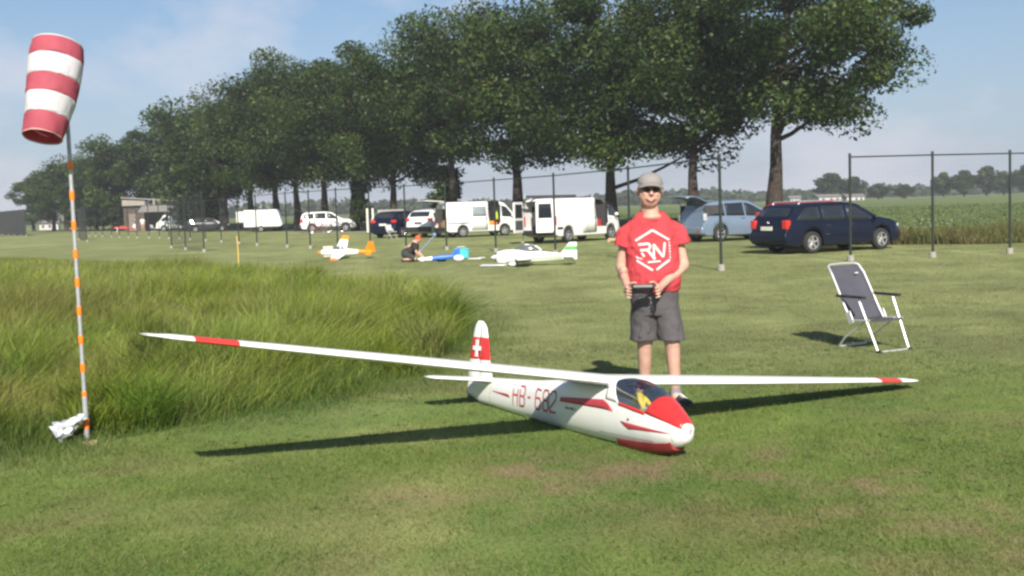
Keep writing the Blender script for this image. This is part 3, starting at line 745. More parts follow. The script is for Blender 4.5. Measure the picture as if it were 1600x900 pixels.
# arched cockpit cover: clear part and red front deck
def shell_pt(x, u):
    zs, zt, w_ = sill(x), float(np.interp(x, [0, .15, .35, .6, .8, 1.0, 1.33, 1.63, 1.75, 1.83], [.06, .095, .115, .105, .07, .01, -.15, -.35, -.455, -.545])), fhw(x)
    wb = fy(x, zs) * 1.004; a = math.pi * u
    ca, sa = math.cos(a), math.sin(a)
    y = -wb * math.copysign(abs(ca) ** .80, ca); z = zs + (zt - zs) * sa ** .92
    return gp(x, y, float(z))
def xb(u): return 1.02 + 0.20 * math.sin(math.pi * u) ** 0.8
def xr(u): return 0.36 - 0.27 * math.sin(math.pi * u) ** 0.8
NU = 28
rows = [[shell_pt(xr(j / NU) * i / 6, j / NU) for j in range(NU + 1)] for i in range(7)]
mb = MB(); mb.loft(rows, caps=False, closed=False)
mb.build('cockpit_fairing', gl_white, glider, smooth=60, solid=.003)
rows = [[shell_pt(xr(j / NU) + (xb(j / NU) - xr(j / NU)) * (i / 14), j / NU) for j in range(NU + 1)] for i in range(15)]
mb = MB(); mb.loft(rows, caps=False, closed=False)
mb.build('canopy', gl_glass, glider, smooth=60)
rows = [[shell_pt(xb(j / NU) + (1.755 - xb(j / NU)) * (i / 16), j / NU) for j in range(NU + 1)] for i in range(17)]
mb = MB(); mb.loft(rows, caps=False, closed=False)
deck = mb.build('nose_deck', gl_red, glider, smooth=60, solid=.003)
rows = [[shell_pt(1.752 + (1.825 - 1.752) * i / 5, j / NU) for j in range(NU + 1)] for i in range(6)]
mb = MB(); mb.loft(rows, caps=False, closed=False); mb.build('nose_cap', gl_white, glider, smooth=60, solid=.003)
# red sill line under the clear part, white hoop behind it
for sgn in (-1, 1):
    rows = []
    for i in range(20):
        x = .37 + .66 * i / 19; zz = sill(x)
        rows.append([gp(x, sgn * (fy(x, zz + d) + .006), zz + d) for d in (-.030, .022)])
    mb = MB(); mb.loft(rows, caps=False, closed=False); mb.build('sill_trim', gl_red, glider, smooth=60, solid=.002)
mb = MB(); mb.tube([shell_pt(xr(j / NU), j / NU) for j in range(NU + 1)], .004, 6); mb.build('canopy_hoop', gl_white, glider)
mb = MB()
for x0 in (0.0,):
    ring = [shell_pt(.005, j / NU) for j in range(NU + 1)]; mb.add(ring, [tuple(range(len(ring)))])
mb.build('bulkhead', M('cockpit_grey', (.60, .61, .63), rough=.8), glider, smooth=0)
mb = MB(); mb.add([gp(.0, -.26, -.36), gp(.0, .26, -.36), gp(1.3, .18, -.46), gp(1.3, -.18, -.46)], [(0, 1, 2, 3)])
mb.build('cockpit_floor', M('cockpit_floor', (.50, .50, .51), rough=.8), glider, smooth=0)
mb = MB().box(gp(1.0, 0, -.36), (.03 * GS, .34 * GS, .2 * GS)); mb.build('instrument_panel', gl_dark, glider, smooth=0, bevel=.004)
# fairing over the wing root
mb = MB()
rings = []
for x in np.linspace(.06, -2.0, 20):
    t = (0.06 - x) / 2.06; hgt = .09 * math.sin(math.pi * min(1, t * 1.6 + .18) * .62) * (1 - t) ** .7 + .012; w_ = .26 * (1 - .75 * t)
    rings.append([gp(x, w_ * math.cos(a), fzt(x) - .03 + hgt * 1.6 * math.sin(a)) for a in np.linspace(0, math.pi, 13)])
mb.loft(rings, caps=False, closed=False); mb.build('spine_fairing', gl_white, glider, smooth=60)

# wings
DIH = 0.293
AIR = [(0, 0), (.012, .026), (.05, .05), (.12, .074), (.25, .094), (.42, .09), (.62, .062), (.82, .028), (1.0, .003), (1.0, -.003), (.82, -.006), (.62, -.016), (.42, -.028), (.25, -.034), (.12, -.033), (.05, -.026), (.012, -.014)]
def wsec(y, sgn, grow=0.0):
    a = abs(y) / 7.5
    ch = float(np.interp(abs(y), [0, 3.2, 6.9, 7.25, 7.45, 7.5], [1.32, 1.10, .62, .59, .55, .48]))
    le = float(np.interp(abs(y), [0, 3.2, 6.9, 7.25, 7.45, 7.5], [.06, .0, -.16, -.18, -.21, -.27]))
    z0 = .035 + DIH * a
    th = 1.0 if abs(y) < 7.2 else max(.55, (7.62 - abs(y)) / .42)
    cz = .03 * ch
    return [gp(le + grow - c * (ch + 2 * grow), y, z0 + (k - .03) * ch * th + (grow * (1 if k > .0 else -1)) * .55) for c, k in AIR]
for sgn in (-1, 1):
    st_ = list(np.linspace(0.0, 6.9, 24)) + [7.05, 7.18, 7.28, 7.36, 7.42, 7.47, 7.5]
    mb = MB(); mb.loft([wsec(sgn * a, sgn) for a in st_])
    wg = mb.build('wing', gl_white, glider, smooth=50)
    mb = MB(); mb.loft([wsec(sgn * a, sgn, .006) for a in (6.30, 6.45, 6.6, 6.75, 6.9)], caps=True)
    mb.build('red_band', M('glider_band_red', (0.55, 0.045, 0.03), rough=.35, var=.06), wg, smooth=50)
    # aileron gap and spoiler slot
    mb = MB()
    def topz(y, c):
        ch = float(np.interp(abs(y), [0, 3.2, 6.9], [1.32, 1.10, .62])); le = float(np.interp(abs(y), [0, 3.2, 6.9], [.06, 0, -.16]))
        k = float(np.interp(c, [.42, .62, .82, 1.0], [.09, .062, .028, .003])); return gp(le - c * ch, y, .035 + DIH * abs(y) / 7.5 + (k - .03) * ch + .004)
    mb.tube([topz(sgn * a, .76) for a in np.linspace(3.7, 6.2, 8)], .0022, 4)
    mb.build('aileron_gap', gl_grey, wg, smooth=0)

# fin and rudder (a symmetric thin section lofted upwards)
def vsec(z, x_f, x_b, th):
    k = 9; pts = []
    for i in range(k): t = i / (k - 1); pts.append((x_f + (x_b - x_f) * t, th * math.sin(math.pi * min(1, t * .9 + .1)) ** .8 * .5 + .002))
    return [gp(x, y, z) for x, y in pts] + [gp(x, -y, z) for x, y in reversed(pts)]
def fin_x(z):   # leading edge, hinge and trailing edge against height
    return (float(np.interp(z, [-.5, -.25, .0, .55, .72, .82, .86], [-4.1, -4.22, -4.34, -4.50, -4.57, -4.66, -4.78])), float(np.interp(z, [-.6, .86], [-4.74, -4.84])), float(np.interp(z, [-.62, -.45, -.1, .4, .7, .82, .86], [-5.0, -5.14, -5.2, -5.12, -5.06, -4.98, -4.88])))
zs_w1 = list(np.linspace(-.40, .09, 8)); zs_r = list(np.linspace(.09, .53, 7)); zs_w2 = list(np.linspace(.53, .80, 6)) + [.84, .86]
mb = MB(); mb.loft([vsec(z, fin_x(z)[0], fin_x(z)[1], .085 * (1 - .35 * max(0, z))) for z in zs_w1 + zs_r[1:] + zs_w2[1:]])
fin = mb.build('fin', gl_white, glider, smooth=50)
mb = MB(); mb.loft([vsec(z, fin_x(z)[0] + .004, fin_x(z)[1] + .001, .085 * (1 - .35 * max(0, z)) + .012) for z in zs_r]); mb.build('red_band', gl_red, fin, smooth=50)
mb = MB(); mb.loft([vsec(z, fin_x(z)[1] - .012, fin_x(z)[2], .07 * (1 - .35 * max(0, z))) for z in list(np.linspace(-.60, -.4, 4)) + zs_w1[1:] + zs_r[1:] + zs_w2[1:]])
rud = mb.build('rudder', gl_white, glider, smooth=50)
mb = MB(); mb.loft([vsec(z, fin_x(z)[1] - .011, fin_x(z)[2] - .004, .07 * (1 - .35 * max(0, z)) + .012) for z in zs_r]); mb.build('red_band', gl_red, rud, smooth=50)
mb = MB()
for sgn in (-1, 1):
    yy = sgn * .060
    mb.box(gp(-4.80, yy, .31), (.30 * GS, .006, .085 * GS)); mb.box(gp(-4.80, yy * 1.02, .31), (.085 * GS, .0075, .34 * GS))
mb.build('white_cross', gl_white, rud, smooth=0)
# tailplane
for sgn in (-1, 1):
    rings = []
    for a in list(np.linspace(.0, 1.2, 8)) + [1.28, 1.33, 1.35]:
        ch = float(np.interp(a, [0, 1.2, 1.28, 1.33, 1.35], [.78, .56, .46, .3, .1])); le = float(np.interp(a, [0, 1.2, 1.28, 1.33, 1.35], [-4.02, -4.12, -4.16, -4.24, -4.35]))
        rings.append([gp(le - c * ch, sgn * a, -.285 + k * .8 * ch - .01 * ch) for c, k in AIR])
    mb = MB(); mb.loft(rings); tp = mb.build('tailplane', gl_white, glider, smooth=50)
    mb = MB(); mb.tube([gp(-4.50, sgn * .12, -.243), gp(-4.50, sgn * 1.15, -.252)], .002, 4); mb.build('elevator_gap', gl_grey, tp, smooth=0)
# skid, wheel, tail skid
mb = MB(); rings = []
for x in np.linspace(.26, 1.56, 20):
    zb = fzb(x); t = (x - .26) / 1.34; dz = .105 * math.sin(math.pi * min(1, .12 + t * .86)) ** .5
    rings.append([gp(x, y, z) for y, z in ((-.205 * min(1, fhw(x) / .26), zb + .075), (-.15 * min(1, fhw(x) / .26), zb - dz * .45), (-.06, zb - dz), (.06, zb - dz), (.15 * min(1, fhw(x) / .26), zb - dz * .45), (.205 * min(1, fhw(x) / .26), zb + .075))])
mb.loft(rings); mb.build('skid', gl_red_shaded, glider, smooth=50)
wh = MB().torus(gp(.20, 0, -.99), .105 * GS, .045 * GS, 'y', 24, 8).build('wheel', gl_dark, glider)
MB().ell(gp(.20, 0, -.99), (.09 * GS, .05 * GS, .09 * GS)).build('hub', gl_white, wh)
mb = MB(); mb.ell(gp(.20, 0, -.955), (.20 * GS, .09 * GS, .085 * GS)); mb.build('wheel_fairing', gl_white, glider)
mb = MB(); mb.tube([gp(-4.25, 0, -.74), gp(-4.5, 0, -.785), gp(-4.72, 0, -.70)], .010, 6); mb.build('tail_skid', gl_dark, glider)

# markings on both sides of the fuselage
def patch(poly, sgn, off=.0045, nx=12):
    """band between a lower and an upper polyline given as (x, z_low, z_high)"""
    X_ = np.linspace(poly[0][0], poly[-1][0], nx); rows = []
    for x in X_:
        lo = float(np.interp(x, [p[0] for p in poly], [p[1] for p in poly])); hi = float(np.interp(x, [p[0] for p in poly], [p[2] for p in poly]))
        rows.append([gp(x, sgn * (fy(x, lo + (hi - lo) * q) + off), lo + (hi - lo) * q) for q in (0, .33, .66, 1)])
    return rows
for sgn in (-1, 1):
    for poly in ([(-1.38, -.43, -.355), (0.0, -.425, -.27), (.24, -.44, -.425)], [(-3.95, -.475, -.465), (-3.30, -.53, -.475), (-3.22, -.53, -.52)], [(.46, -.575, -.565), (.62, -.67, -.575), (1.58, -.635, -.628)]):
        mb = MB(); mb.loft(patch(poly, sgn), caps=False, closed=False); mb.build('red_stripe', gl_letter, glider, smooth=60, solid=.0012)
SEG = {'H': [((0, 0), (0, 1)), ((.55, 0), (.55, 1)), ((0, .5), (.55, .5))],
       'B': [((0, 0), (0, 1)), ((0, 1), (.45, 1)), ((.45, 1), (.55, .85)), ((.55, .85), (.55, .62)), ((.55, .62), (.42, .5)), ((0, .5), (.42, .5)), ((.42, .5), (.55, .38)), ((.55, .38), (.55, .14)), ((.55, .14), (.45, 0)), ((0, 0), (.45, 0))],
       '-': [((.05, .5), (.5, .5))],
       '6': [((.52, .95), (.12, 1)), ((.12, 1), (0, .82)), ((0, .82), (0, .12)), ((0, .12), (.1, 0)), ((.1, 0), (.45, 0)), ((.45, 0), (.55, .12)), ((.55, .12), (.55, .45)), ((.55, .45), (.45, .55)), ((.45, .55), (0, .55))],
       '8': [((.1, 0), (.45, 0)), ((.45, 0), (.55, .14)), ((.55, .14), (.55, .38)), ((.55, .38), (.44, .5)), ((.44, .5), (.11, .5)), ((.11, .5), (0, .38)), ((0, .38), (0, .14)), ((0, .14), (.1, 0)), ((.11, .5), (0, .62)), ((0, .62), (0, .86)), ((0, .86), (.1, 1)), ((.1, 1), (.45, 1)), ((.45, 1), (.55, .86)), ((.55, .86), (.55, .62)), ((.55, .62), (.44, .5))],
       '2': [((0, .84), (.1, 1)), ((.1, 1), (.45, 1)), ((.45, 1), (.55, .86)), ((.55, .86), (.55, .6)), ((.55, .6), (0, .2)), ((0, .2), (0, 0)), ((0, 0), (.55, 0))]}
def glyph(ch, ox, oz, wdt, hgt, bw, sgn):
    mb = MB()
    for (a, b), (c, d) in SEG[ch]:
        p = Vector((ox + sgn * -1 * a * wdt, oz + b * hgt)); q = Vector((ox + sgn * -1 * c * wdt, oz + d * hgt))
        t = (q - p).normalized(); nrm = Vector((-t.y, t.x)) * bw / 2; p = p - t * bw * .4; q = q + t * bw * .4
        rows = []
        for i in range(5):
            m_ = p.lerp(q, i / 4); rows.append([gp(v.x, sgn * (fy(v.x, v.y) + .0045), v.y) for v in (m_ - nrm, m_ + nrm)])
        mb.loft(rows, caps=False, closed=False)
    return mb
for sgn in (-1, 1):
    for ch, x0 in zip('HB-682', (-3.10, -2.83, -2.53, -2.24, -1.97, -1.71)):
        ox = x0 if sgn < 0 else (-3.10 - 1.71 + .17 - x0)
        glyph(ch, ox, -.645, .33 * (.55 if ch == '-' else 1) , .36, .036, sgn).build('registration_letter', gl_letter, glider, smooth=60)
mb = MB()
for i, (a, b) in enumerate(((-1.18, -1.12), (-1.10, -1.02), (-1.0, -.93), (-.9, -.86))):
    mb.loft([[gp(x, -(fy(x, z) + .0045), z) for z in (-.545 + .01 * (i % 2), -.495 - .01 * (i % 2))] for x in np.linspace(a, b, 3)], caps=False, closed=False)
mb.build('small_sticker', gl_grey, glider, smooth=0)
mb = MB(); c = gp(.66, -(fy(.66, -.52) + .002), -.52); mb.tube([c, c + Vector((0, -.006, 0))], .007, 10); mb.build('tow_release', gl_dark, glider)
mb = MB(); mb.tube([gp(1.822, -.02, -.585), gp(1.85, -.02, -.585)], .006, 8); mb.build('nose_hook', gl_grey, glider)
# seams: nose cap ring, wing roots, tail joint, hatch, rudder hinge
def seam(pts, r_=.0013): 
    m_ = MB(); m_.tube(pts, r_, 4); m_.build('panel_seam', gl_grey, glider, smooth=0)
for xq in (-1.75, -4.05):
    for sg in (-1, 1): seam([gp(xq, sg * (fy(xq, z) + .0025), z) for z in np.linspace(fzb(xq) + .03, fzt(xq) - .05, 10)])
for sg in (-1, 1):
    seam([gp(1.60, sg * (fy(1.60, z) + .002), z) for z in np.linspace(fzb(1.60) + .04, sill(1.6) - .02, 8)])
    seam([gp(x, sg * (fy(x, -.80) + .0025), -.80) for x in np.linspace(-.2, 1.2, 10)])
    seam([gp(fin_x(z)[1] - .002, sg * .034 * (1 - .35 * max(0, z)), z) for z in np.linspace(-.35, .8, 8)])
# seated pilot figure
pil = thing('pilot_doll', 'small pilot doll with yellow top and red cap under the glider canopy', 'doll')
pil.matrix_world = glider.matrix_world
skin_doll = M('doll_face', (.62, .42, .32), rough=.6)
mb = MB(); mb.cap(gp(.50, 0, -.30), gp(.50, 0, -.17), .125 * GS, .085 * GS); mb.cap(gp(.50, -.11, -.17), gp(.68, -.13, -.30), .04 * GS, .032 * GS); mb.cap(gp(.50, .11, -.17), gp(.68, .13, -.30), .04 * GS, .032 * GS)
mb.blend('torso', M('doll_yellow', (.75, .58, .06), rough=.6), pil, .004, 3)
mb = MB(); mb.ell(gp(.52, 0, -.035), (.068 * GS, .062 * GS, .085 * GS)); mb.cap(gp(.51, 0, -.14), gp(.51, 0, -.08), .035 * GS); mb.ell(gp(.588, 0, -.045), (.016 * GS, .014 * GS, .02 * GS), 8, 6)
hd = mb.blend('head', skin_doll, pil, .003, 2)
mb = MB(); mb.ell(gp(.51, 0, .0), (.078 * GS, .072 * GS, .066 * GS)); mb.box(gp(.595, 0, -.005), (.07 * GS, .1 * GS, .012 * GS)); mb.build('cap', M('doll_red', (.5, .04, .05), rough=.5), hd)
mb = MB(); mb.box(gp(.585, 0, -.035), (.02 * GS, .11 * GS, .025 * GS)); mb.build('goggles', gl_dark, hd, bevel=.002)

# ================================================================== WINDSOCK
WS = Vector((-3.2, 8.25, 0))
ws = thing('windsock', 'red and white striped windsock on a grey pole with orange bands', 'windsock', WS)
alu = M('aluminium', (0.40, 0.41, 0.42), rough=0.45, metal=0.4, var=.12, nscale=14)
orange = M('orange_tape', (0.95, 0.20, 0.01), rough=0.5, var=.08, nscale=20)
ptop = Vector((-.021, .038, 2.90))
def pole_at(z): return Vector((0, 0, 0)).lerp(ptop, z / ptop.z)
pole = MB().tube([pole_at(z) for z in (-.1, 1.0, 2.0, 2.90)], [.016, .0155, .015, .0145], 12).build('pole', alu, ws)
MB().tube([pole_at(-.05), pole_at(.34)], .0205, 12).build('ground_sleeve', alu, ws)
for i, z in enumerate((.135, .345, .555, .765, .98, 1.19, 1.40, 1.61, 1.83, 2.05)):
    r_ = .0235 if i == 0 else .0175
    MB().tube([pole_at(z - .034), pole_at(z - .03), pole_at(z + .03), pole_at(z + .034)], [r_ - .001, r_, r_, r_ - .001], 12).build('orange_band', orange, pole)
c_top = Vector((-.030, -.03, 2.91)); c_bot = Vector((-.078, -.285, 2.24))
ax = (c_bot - c_top).normalized()
e1 = Vector((1, 0, 0)); e1 = (e1 - ax * e1.dot(ax)).normalized(); e2 = ax.cross(e1)
s_red = M('sock_red', (0.56, 0.12, 0.165), rough=.75, var=.08, nscale=6, bump=.25, bscale=25, trans=.45)
s_white = M('sock_white', (0.76, 0.75, 0.77), rough=.75, var=.04, nscale=6, bump=.25, bscale=25, trans=.40)
def sock_ring(t, n=40):
    r_ = float(np.interp(t, [0, .12, .3, .6, .85, 1.0], [.172, .186, .184, .168, .144, .131]))
    out = []
    for j in range(n):
        a = 2 * math.pi * j / n
        rr = r_ * (1 + .020 * math.sin(3 * a + 4 * t) * t + .012 * math.sin(7 * a + 9 * t) * (t ** 2) + .006 * math.sin(11 * a - 5 * t))
        sag = e1 * (.012 * math.sin(math.pi * t)) 
        out.append(c_top.lerp(c_bot, t) + sag + e1 * rr * math.cos(a) + e2 * rr * math.sin(a))
    return out
bd = [0.0, .19, .405, .595, .80, 1.0]
for i in range(5):
    mb = MB(); mb.loft([sock_ring(bd[i] + (bd[i + 1] - bd[i]) * k / 8) for k in range(9)], caps=False)
    sec = mb.build('sock_section', (s_red, s_white)[i % 2], ws, smooth=80, solid=.0015)
    tag(sec, ('red', 'white')[i % 2] + ' ring of the windsock'); folds(sec, .10, .016, 'sock_folds')
MB().tube(sock_ring(0.0) + [sock_ring(0.0)[0]], .006, 6).build('mouth_ring', s_white, ws)
MB().tube(sock_ring(.995) + [sock_ring(.995)[0]], .0055, 6).build('tail_hem', M('sock_hem', (.72, .45, .42), rough=.8, trans=.3), ws)
MB().tube([ptop, c_top + e1 * .1 + e2 * .0, c_top - e1 * .1], .006, 6).build('arm', alu, ws)
# litter at the pole's foot
bag = MB(); rngb = random.Random(4); rings = []
for i in range(9):
    t = i / 8; r_ = .028 + .062 * t ** 1.6 if i < 8 else .066
    c = Vector((.02 - .20 * t, -.06 * t, .13 * (1 - t) + .085))
    dx = Vector((-.55, .05, .83)).normalized(); dy = Vector((.3, -.95, .1)).normalized()
    rings.append([c + (dx * math.cos(a) + dy * math.sin(a) * .85) * r_ * (1 + rngb.uniform(-.42, .36)) for a in [2 * math.pi * j / 14 for j in range(14)]])
bag.loft(rings)
bo = bag.build('plastic_bag', M('plastic_silver', (0.62, 0.64, 0.68), rough=.28, metal=.35, var=.35, nscale=30, stain=(.06, .10, .28, .5)), None, smooth=25, loc=(-3.195, 8.17, 0.0))
tag(bo, 'crumpled silver and white plastic bag at the foot of the windsock pole', 'plastic bag')
bl = MB().box((0, 0, .014), (.10, .035, .028), (0, .05, .35)).box((.03, .0, .03), (.05, .02, .014), (0, .1, .5)).build('wooden_block', M('pale_wood', (.26, .21, .12), rough=.8, var=.3, nscale=20), None, smooth=0, bevel=.004, loc=(-3.13, 8.12, 0))
tag(bl, 'pale wooden chock lying against the windsock pole foot', 'wood block')

# ================================================================== CAMP CHAIR
ch = thing('folding_chair', 'reclining folding camp chair with grey fabric and shiny aluminium legs on the lawn', 'chair', (3.86, 11.97, 0), math.atan2(-.60, .30))
# local: x forward, y left, z up
fab = M('chair_fabric', (0.060, 0.060, 0.078), rough=.85, var=.10, nscale=8, bump=.4, bscale=150)
alu_s = M('aluminium_bright', (0.72, 0.72, 0.73), rough=.42, metal=.6, var=.05)
blk = M('black_plastic', (0.02, 0.02, 0.022), rough=.5)
W_ = .235
for s_ in (-1, 1):
    y = s_ * W_
    leg = MB().tube([(.30, y * .93, .012), (.05, y * 1.04, .555)], .0125, 10).build('front_leg', alu_s, ch)
    MB().cap((.335, y * .92, .014), (.29, y * .93, .016), .017).build('foot_cap', blk, leg)
    MB().tube([(.12, y * .86, .33), (-.20, y * .86, .12), (-.30, y * .82, .015)], .010, 8).build('rear_leg', alu_s, ch)
    arm = MB(); arm.box((-.06, y * 1.06, .575), (.42, .045, .028)); arm.build('armrest', blk, ch, bevel=.012, seg=3)
    MB().tube([(-.06, y, .30), (-.14, y, .42), (-.36, y * .98, .80), (-.43, y * .93, .885), (-.45, y * .75, .90)], .011, 8).build('back_tube', alu_s, ch)
    MB().tube([(.20, y, .335), (-.06, y, .32), (-.10, y, .31)], .011, 8).build('seat_tube', alu_s, ch)
    hb = MB().box((-.085, y * 1.02, .345), (.075, .014, .14), (0, -.45, 0)); hb.build('hinge_plate', alu_s, ch, bevel=.006)
MB().tube([(.30, -W_ * .93, .012), (.305, 0, .010), (.30, W_ * .93, .012)], .010, 8).build('front_bar', alu_s, ch)
MB().tube([(-.30, -W_ * .82, .015), (-.305, 0, .013), (-.30, W_ * .82, .015)], .010, 8).build('rear_bar', alu_s, ch)
MB().tube([(-.45, -W_ * .75, .90), (-.452, 0, .905), (-.45, W_ * .75, .90)], .011, 8).build('top_bar', alu_s, ch)
def sheet(p, nu, nv, sag):
    rows = []
    for i in range(nu + 1):
        t = i / nu; k = t * (len(p) - 1); i0 = min(int(k), len(p) - 2); q = Vector(p[i0]).lerp(Vector(p[i0 + 1]), k - i0)
        rows.append([(q.x + sag[0] * math.sin(math.pi * j / nv), q.y + W_ * .985 * (2 * j / nv - 1) * (1 if t < .93 else 1 - (t - .93) * 3.2), q.z + sag[1] * math.sin(math.pi * j / nv)) for j in range(nv + 1)])
    m = MB(); m.loft(rows, caps=False, closed=False); return m
bk = sheet([(-.10, 0, .315), (-.14, 0, .42), (-.25, 0, .61), (-.36, 0, .80), (-.43, 0, .885)], 14, 8, (-.025, -.01)).build('backrest', fab, ch, smooth=60, solid=.008)
folds(bk, .12, .012, 'fabric_folds')
MB().box((-.335, .10, .80), (.012, .045, .012), (0, -.5, 0)).build('maker_tag', M('tag_pale', (.6, .6, .6), rough=.5), bk, smooth=0)
sheet([(.205, 0, .335), (.05, 0, .322), (-.08, 0, .318)], 8, 8, (0, -.02)).build('seat', fab, ch, smooth=60, solid=.008)

# ================================================================== PEOPLE
skin = M('skin', (0.49, 0.295, 0.225), rough=.5, var=.16, nscale=9, spec=.4, bump=.3, bscale=90, stain=(.46, .16, .12, .55))
tee_red = M('tshirt_red', (0.44, 0.050, 0.060), rough=.85, var=.10, nscale=10, bump=.5, bscale=26, spec=.2)
short_grey = M('shorts_grey', (0.085, 0.080, 0.084), rough=.9, var=.06, nscale=12, bump=.5, bscale=24, spec=.2)
print_w = M('shirt_print', (0.66, 0.56, 0.56), rough=.85, var=.06)
cap_mat = M('cap_cloth', (0.23, 0.215, 0.205), rough=.9, var=.08, bump=.3, bscale=150)

def ering(z, cx, cy, rx, ry, n=28, p=2.3):
    out = []
    for j in range(n):
        a = 2 * math.pi * j / n; c, s = math.cos(a), math.sin(a)
        out.append((cx + rx * math.copysign(abs(c) ** (2 / p), c), cy + ry * math.copysign(abs(s) ** (2 / p), s), z))
    return out

man = thing('person', 'man in a red printed t-shirt, grey shorts and cap holding a transmitter', 'person', (1.19, 9.06, 0))
# ---- body: one fused skin surface
b = MB()
HX, HY, HZ = -.065, -.02, 1.735
b.ell((HX, HY + .012, HZ + .018), (.084, .100, .100), 20, 14)                       # skull
b.ell((HX, HY - .028, HZ - .040), (.080, .072, .082), 18, 12)                       # face
b.ell((HX, HY - .040, HZ - .090), (.056, .054, .040), 14, 10)                       # jaw and chin
for s_ in (-1, 1): b.ell((HX + s_ * .036, HY - .074, HZ - .028), (.026, .022, .024), 10, 8)   # cheeks
b.cap((HX, HY - .094, HZ + .012), (HX, HY - .116, HZ - .026), .010, .014, 10); b.ell((HX, HY - .104, HZ - .030), (.021, .014, .010), 10, 6)       # nose
b.ell((HX, HY - .090, HZ - .066), (.030, .012, .009), 10, 6); b.ell((HX, HY - .087, HZ - .090), (.024, .012, .009), 10, 6)   # lips
for s_ in (-1, 1): b.ell((HX + s_ * .086, HY + .018, HZ - .012), (.012, .022, .034), 10, 8, (0, 0, s_ * .3))   # ears
HS_, HP_ = 1.09, Vector((HX, HY, 1.635)); b.xf(Matrix.Translation(HP_) @ Matrix.Rotation(R(4), 4, 'Y') @ Matrix.Scale(HS_, 4) @ Matrix.Translation(-HP_))
b.cap((HX, HY + .012, HZ - .09), (-.05, .012, 1.50), .067, .082, 14); b.cap((-.05, .02, 1.545), (-.135, .018, 1.475), .045, .040, 12); b.cap((-.05, .02, 1.545), (.035, .018, 1.475), .045, .040, 12); b.ell((-.05, -.046, 1.532), (.080, .062, .036), 14, 10)
b.loft([ering(z, cx, cy, rx, ry) for z, cx, cy, rx, ry in ((.86, -.042, .0, .165, .12), (1.0, -.045, -.01, .19, .14), (1.2, -.05, -.005, .19, .12), (1.40, -.05, .005, .19, .10), (1.49, -.05, .012, .13, .075), (1.52, -.05, .015, .08, .06))])
SHR, SHL = (-.05 - .188, .015, 1.425), (-.05 + .188, .015, 1.425)
ELR, WRR = (-.300, .035, 1.135), (-.272, -.200, .985)
ELL, WRL = (.205, -.010, 1.135), (-.005, -.235, .990)
b.cap(SHR, ELR, .052, .044, 14); b.cap(ELR, WRR, .044, .029, 14); b.ell((-.292, -.05, 1.085), (.044, .085, .05), 12, 8, (-.55, 0, 0))
b.cap(SHL, ELL, .052, .045, 14); b.cap(ELL, WRL, .045, .030, 14); b.cap((.20, -.02, 1.13), (.11, -.12, 1.065), .047, .041, 12)
def hand(w, palm, tips, thumb):
    w, palm = Vector(w), Vector(palm)
    b.cap(w, palm, .026, .034, 12)
    for kn, mid, tip, r_ in tips:
        b.cap(kn, mid, r_, r_ * .95, 8, 3); b.cap(mid, tip, r_ * .95, r_ * .8, 8, 3)
    b.cap(thumb[0], thumb[1], .0125, .0115, 8, 3); b.cap(thumb[1], thumb[2], .0115, .010, 8, 3)
TX = Vector((-.165, -.300, .972))      # transmitter centre
hand(WRR, (-.285, -.255, .965), [((-.30 + .0 * k, -.275 - .004 * k, .985 - .024 * k), (-.292, -.325 - .006 * k, .985 - .024 * k), (-.262, -.352, .980 - .024 * k), .0098 - .0006 * k) for k in range(4)], ((-.275, -.262, 1.0), (-.25, -.295, 1.022), (-.222, -.318, 1.022)))
hand(WRL, (-.035, -.268, .968), [((-.030, -.285 - .004 * k, .985 - .024 * k), (-.040, -.332 - .006 * k, .983 - .024 * k), (-.070, -.355, .978 - .024 * k), .0098 - .0006 * k) for k in range(4)], ((-.050, -.272, 1.0), (-.080, -.302, 1.024), (-.108, -.322, 1.022)))
HPR, HPL = (-.13, .01, .86), (.045, .0, .86)
KNR, ANR = (-.118, .045, .50), (-.120, .115, .105)
KNL, ANL = (.098, -.025, .50), (.118, -.010, .105)
for hp, kn, an in ((HPR, KNR, ANR), (HPL, KNL, ANL)):
    b.cap(hp, kn, .092, .066, 14); b.cap(kn, an, .062, .041, 14)
    k, a_ = Vector(kn), Vector(an); m_ = k.lerp(a_, .33); b.ell((m_.x, m_.y + .018, m_.z), (.060, .062, .115), 12, 8)
    b.ell((k.x, k.y - .018, k.z), (.046, .044, .056), 12, 8)
    b.cap(an, (a_.x, a_.y - .02, .06), .037, .04, 10)
body = b.blend('body', skin, man, .0055, 3, .5)
# ---- hair, cap, glasses, mouth
hm = MB(); hm.ell((HX, HY + .022, HZ + .004), (.083, .092, .085), 18, 12); hm.blend('hair', M('hair_short', (.10, .075, .055), rough=.8), man, .006, 2)
cp = MB(); rings = []
for i in range(9):
    t = i / 8; q = t * math.pi / 2; rr = max(math.cos(q), .03) ** .85
    rings.append([(HX + .097 * rr * math.cos(a), HY + .008 + .114 * rr * math.sin(a), HZ + .046 + .086 * math.sin(q)) for a in [2 * math.pi * j / 28 for j in range(28)]])
cp.loft(rings); cap_o = cp.build('cap', cap_mat, man, smooth=60)
br = MB(); rows = []
for i in range(7):
    t = i / 6; row = []
    for j in range(15):
        a = math.pi * (1.14 + .72 * j / 14); rr = 1 + .62 * t * math.sin(math.pi * (j / 14)) ** .7
        c, s = math.cos(a), math.sin(a)
        row.append((HX + .096 * c * (1 + .10 * t), HY + .008 + .112 * s * rr, HZ + .054 - .022 * t - .026 * c * c * (1 + t * .4)))
    rows.append(row)
br.loft(rows, caps=False, closed=False); br.build('visor', cap_mat, cap_o, smooth=60, solid=.006)
MB().ell((HX, HY + .008, HZ + .132), (.008, .008, .006), 8, 6).build('button', cap_mat, cap_o)
gls = MB()
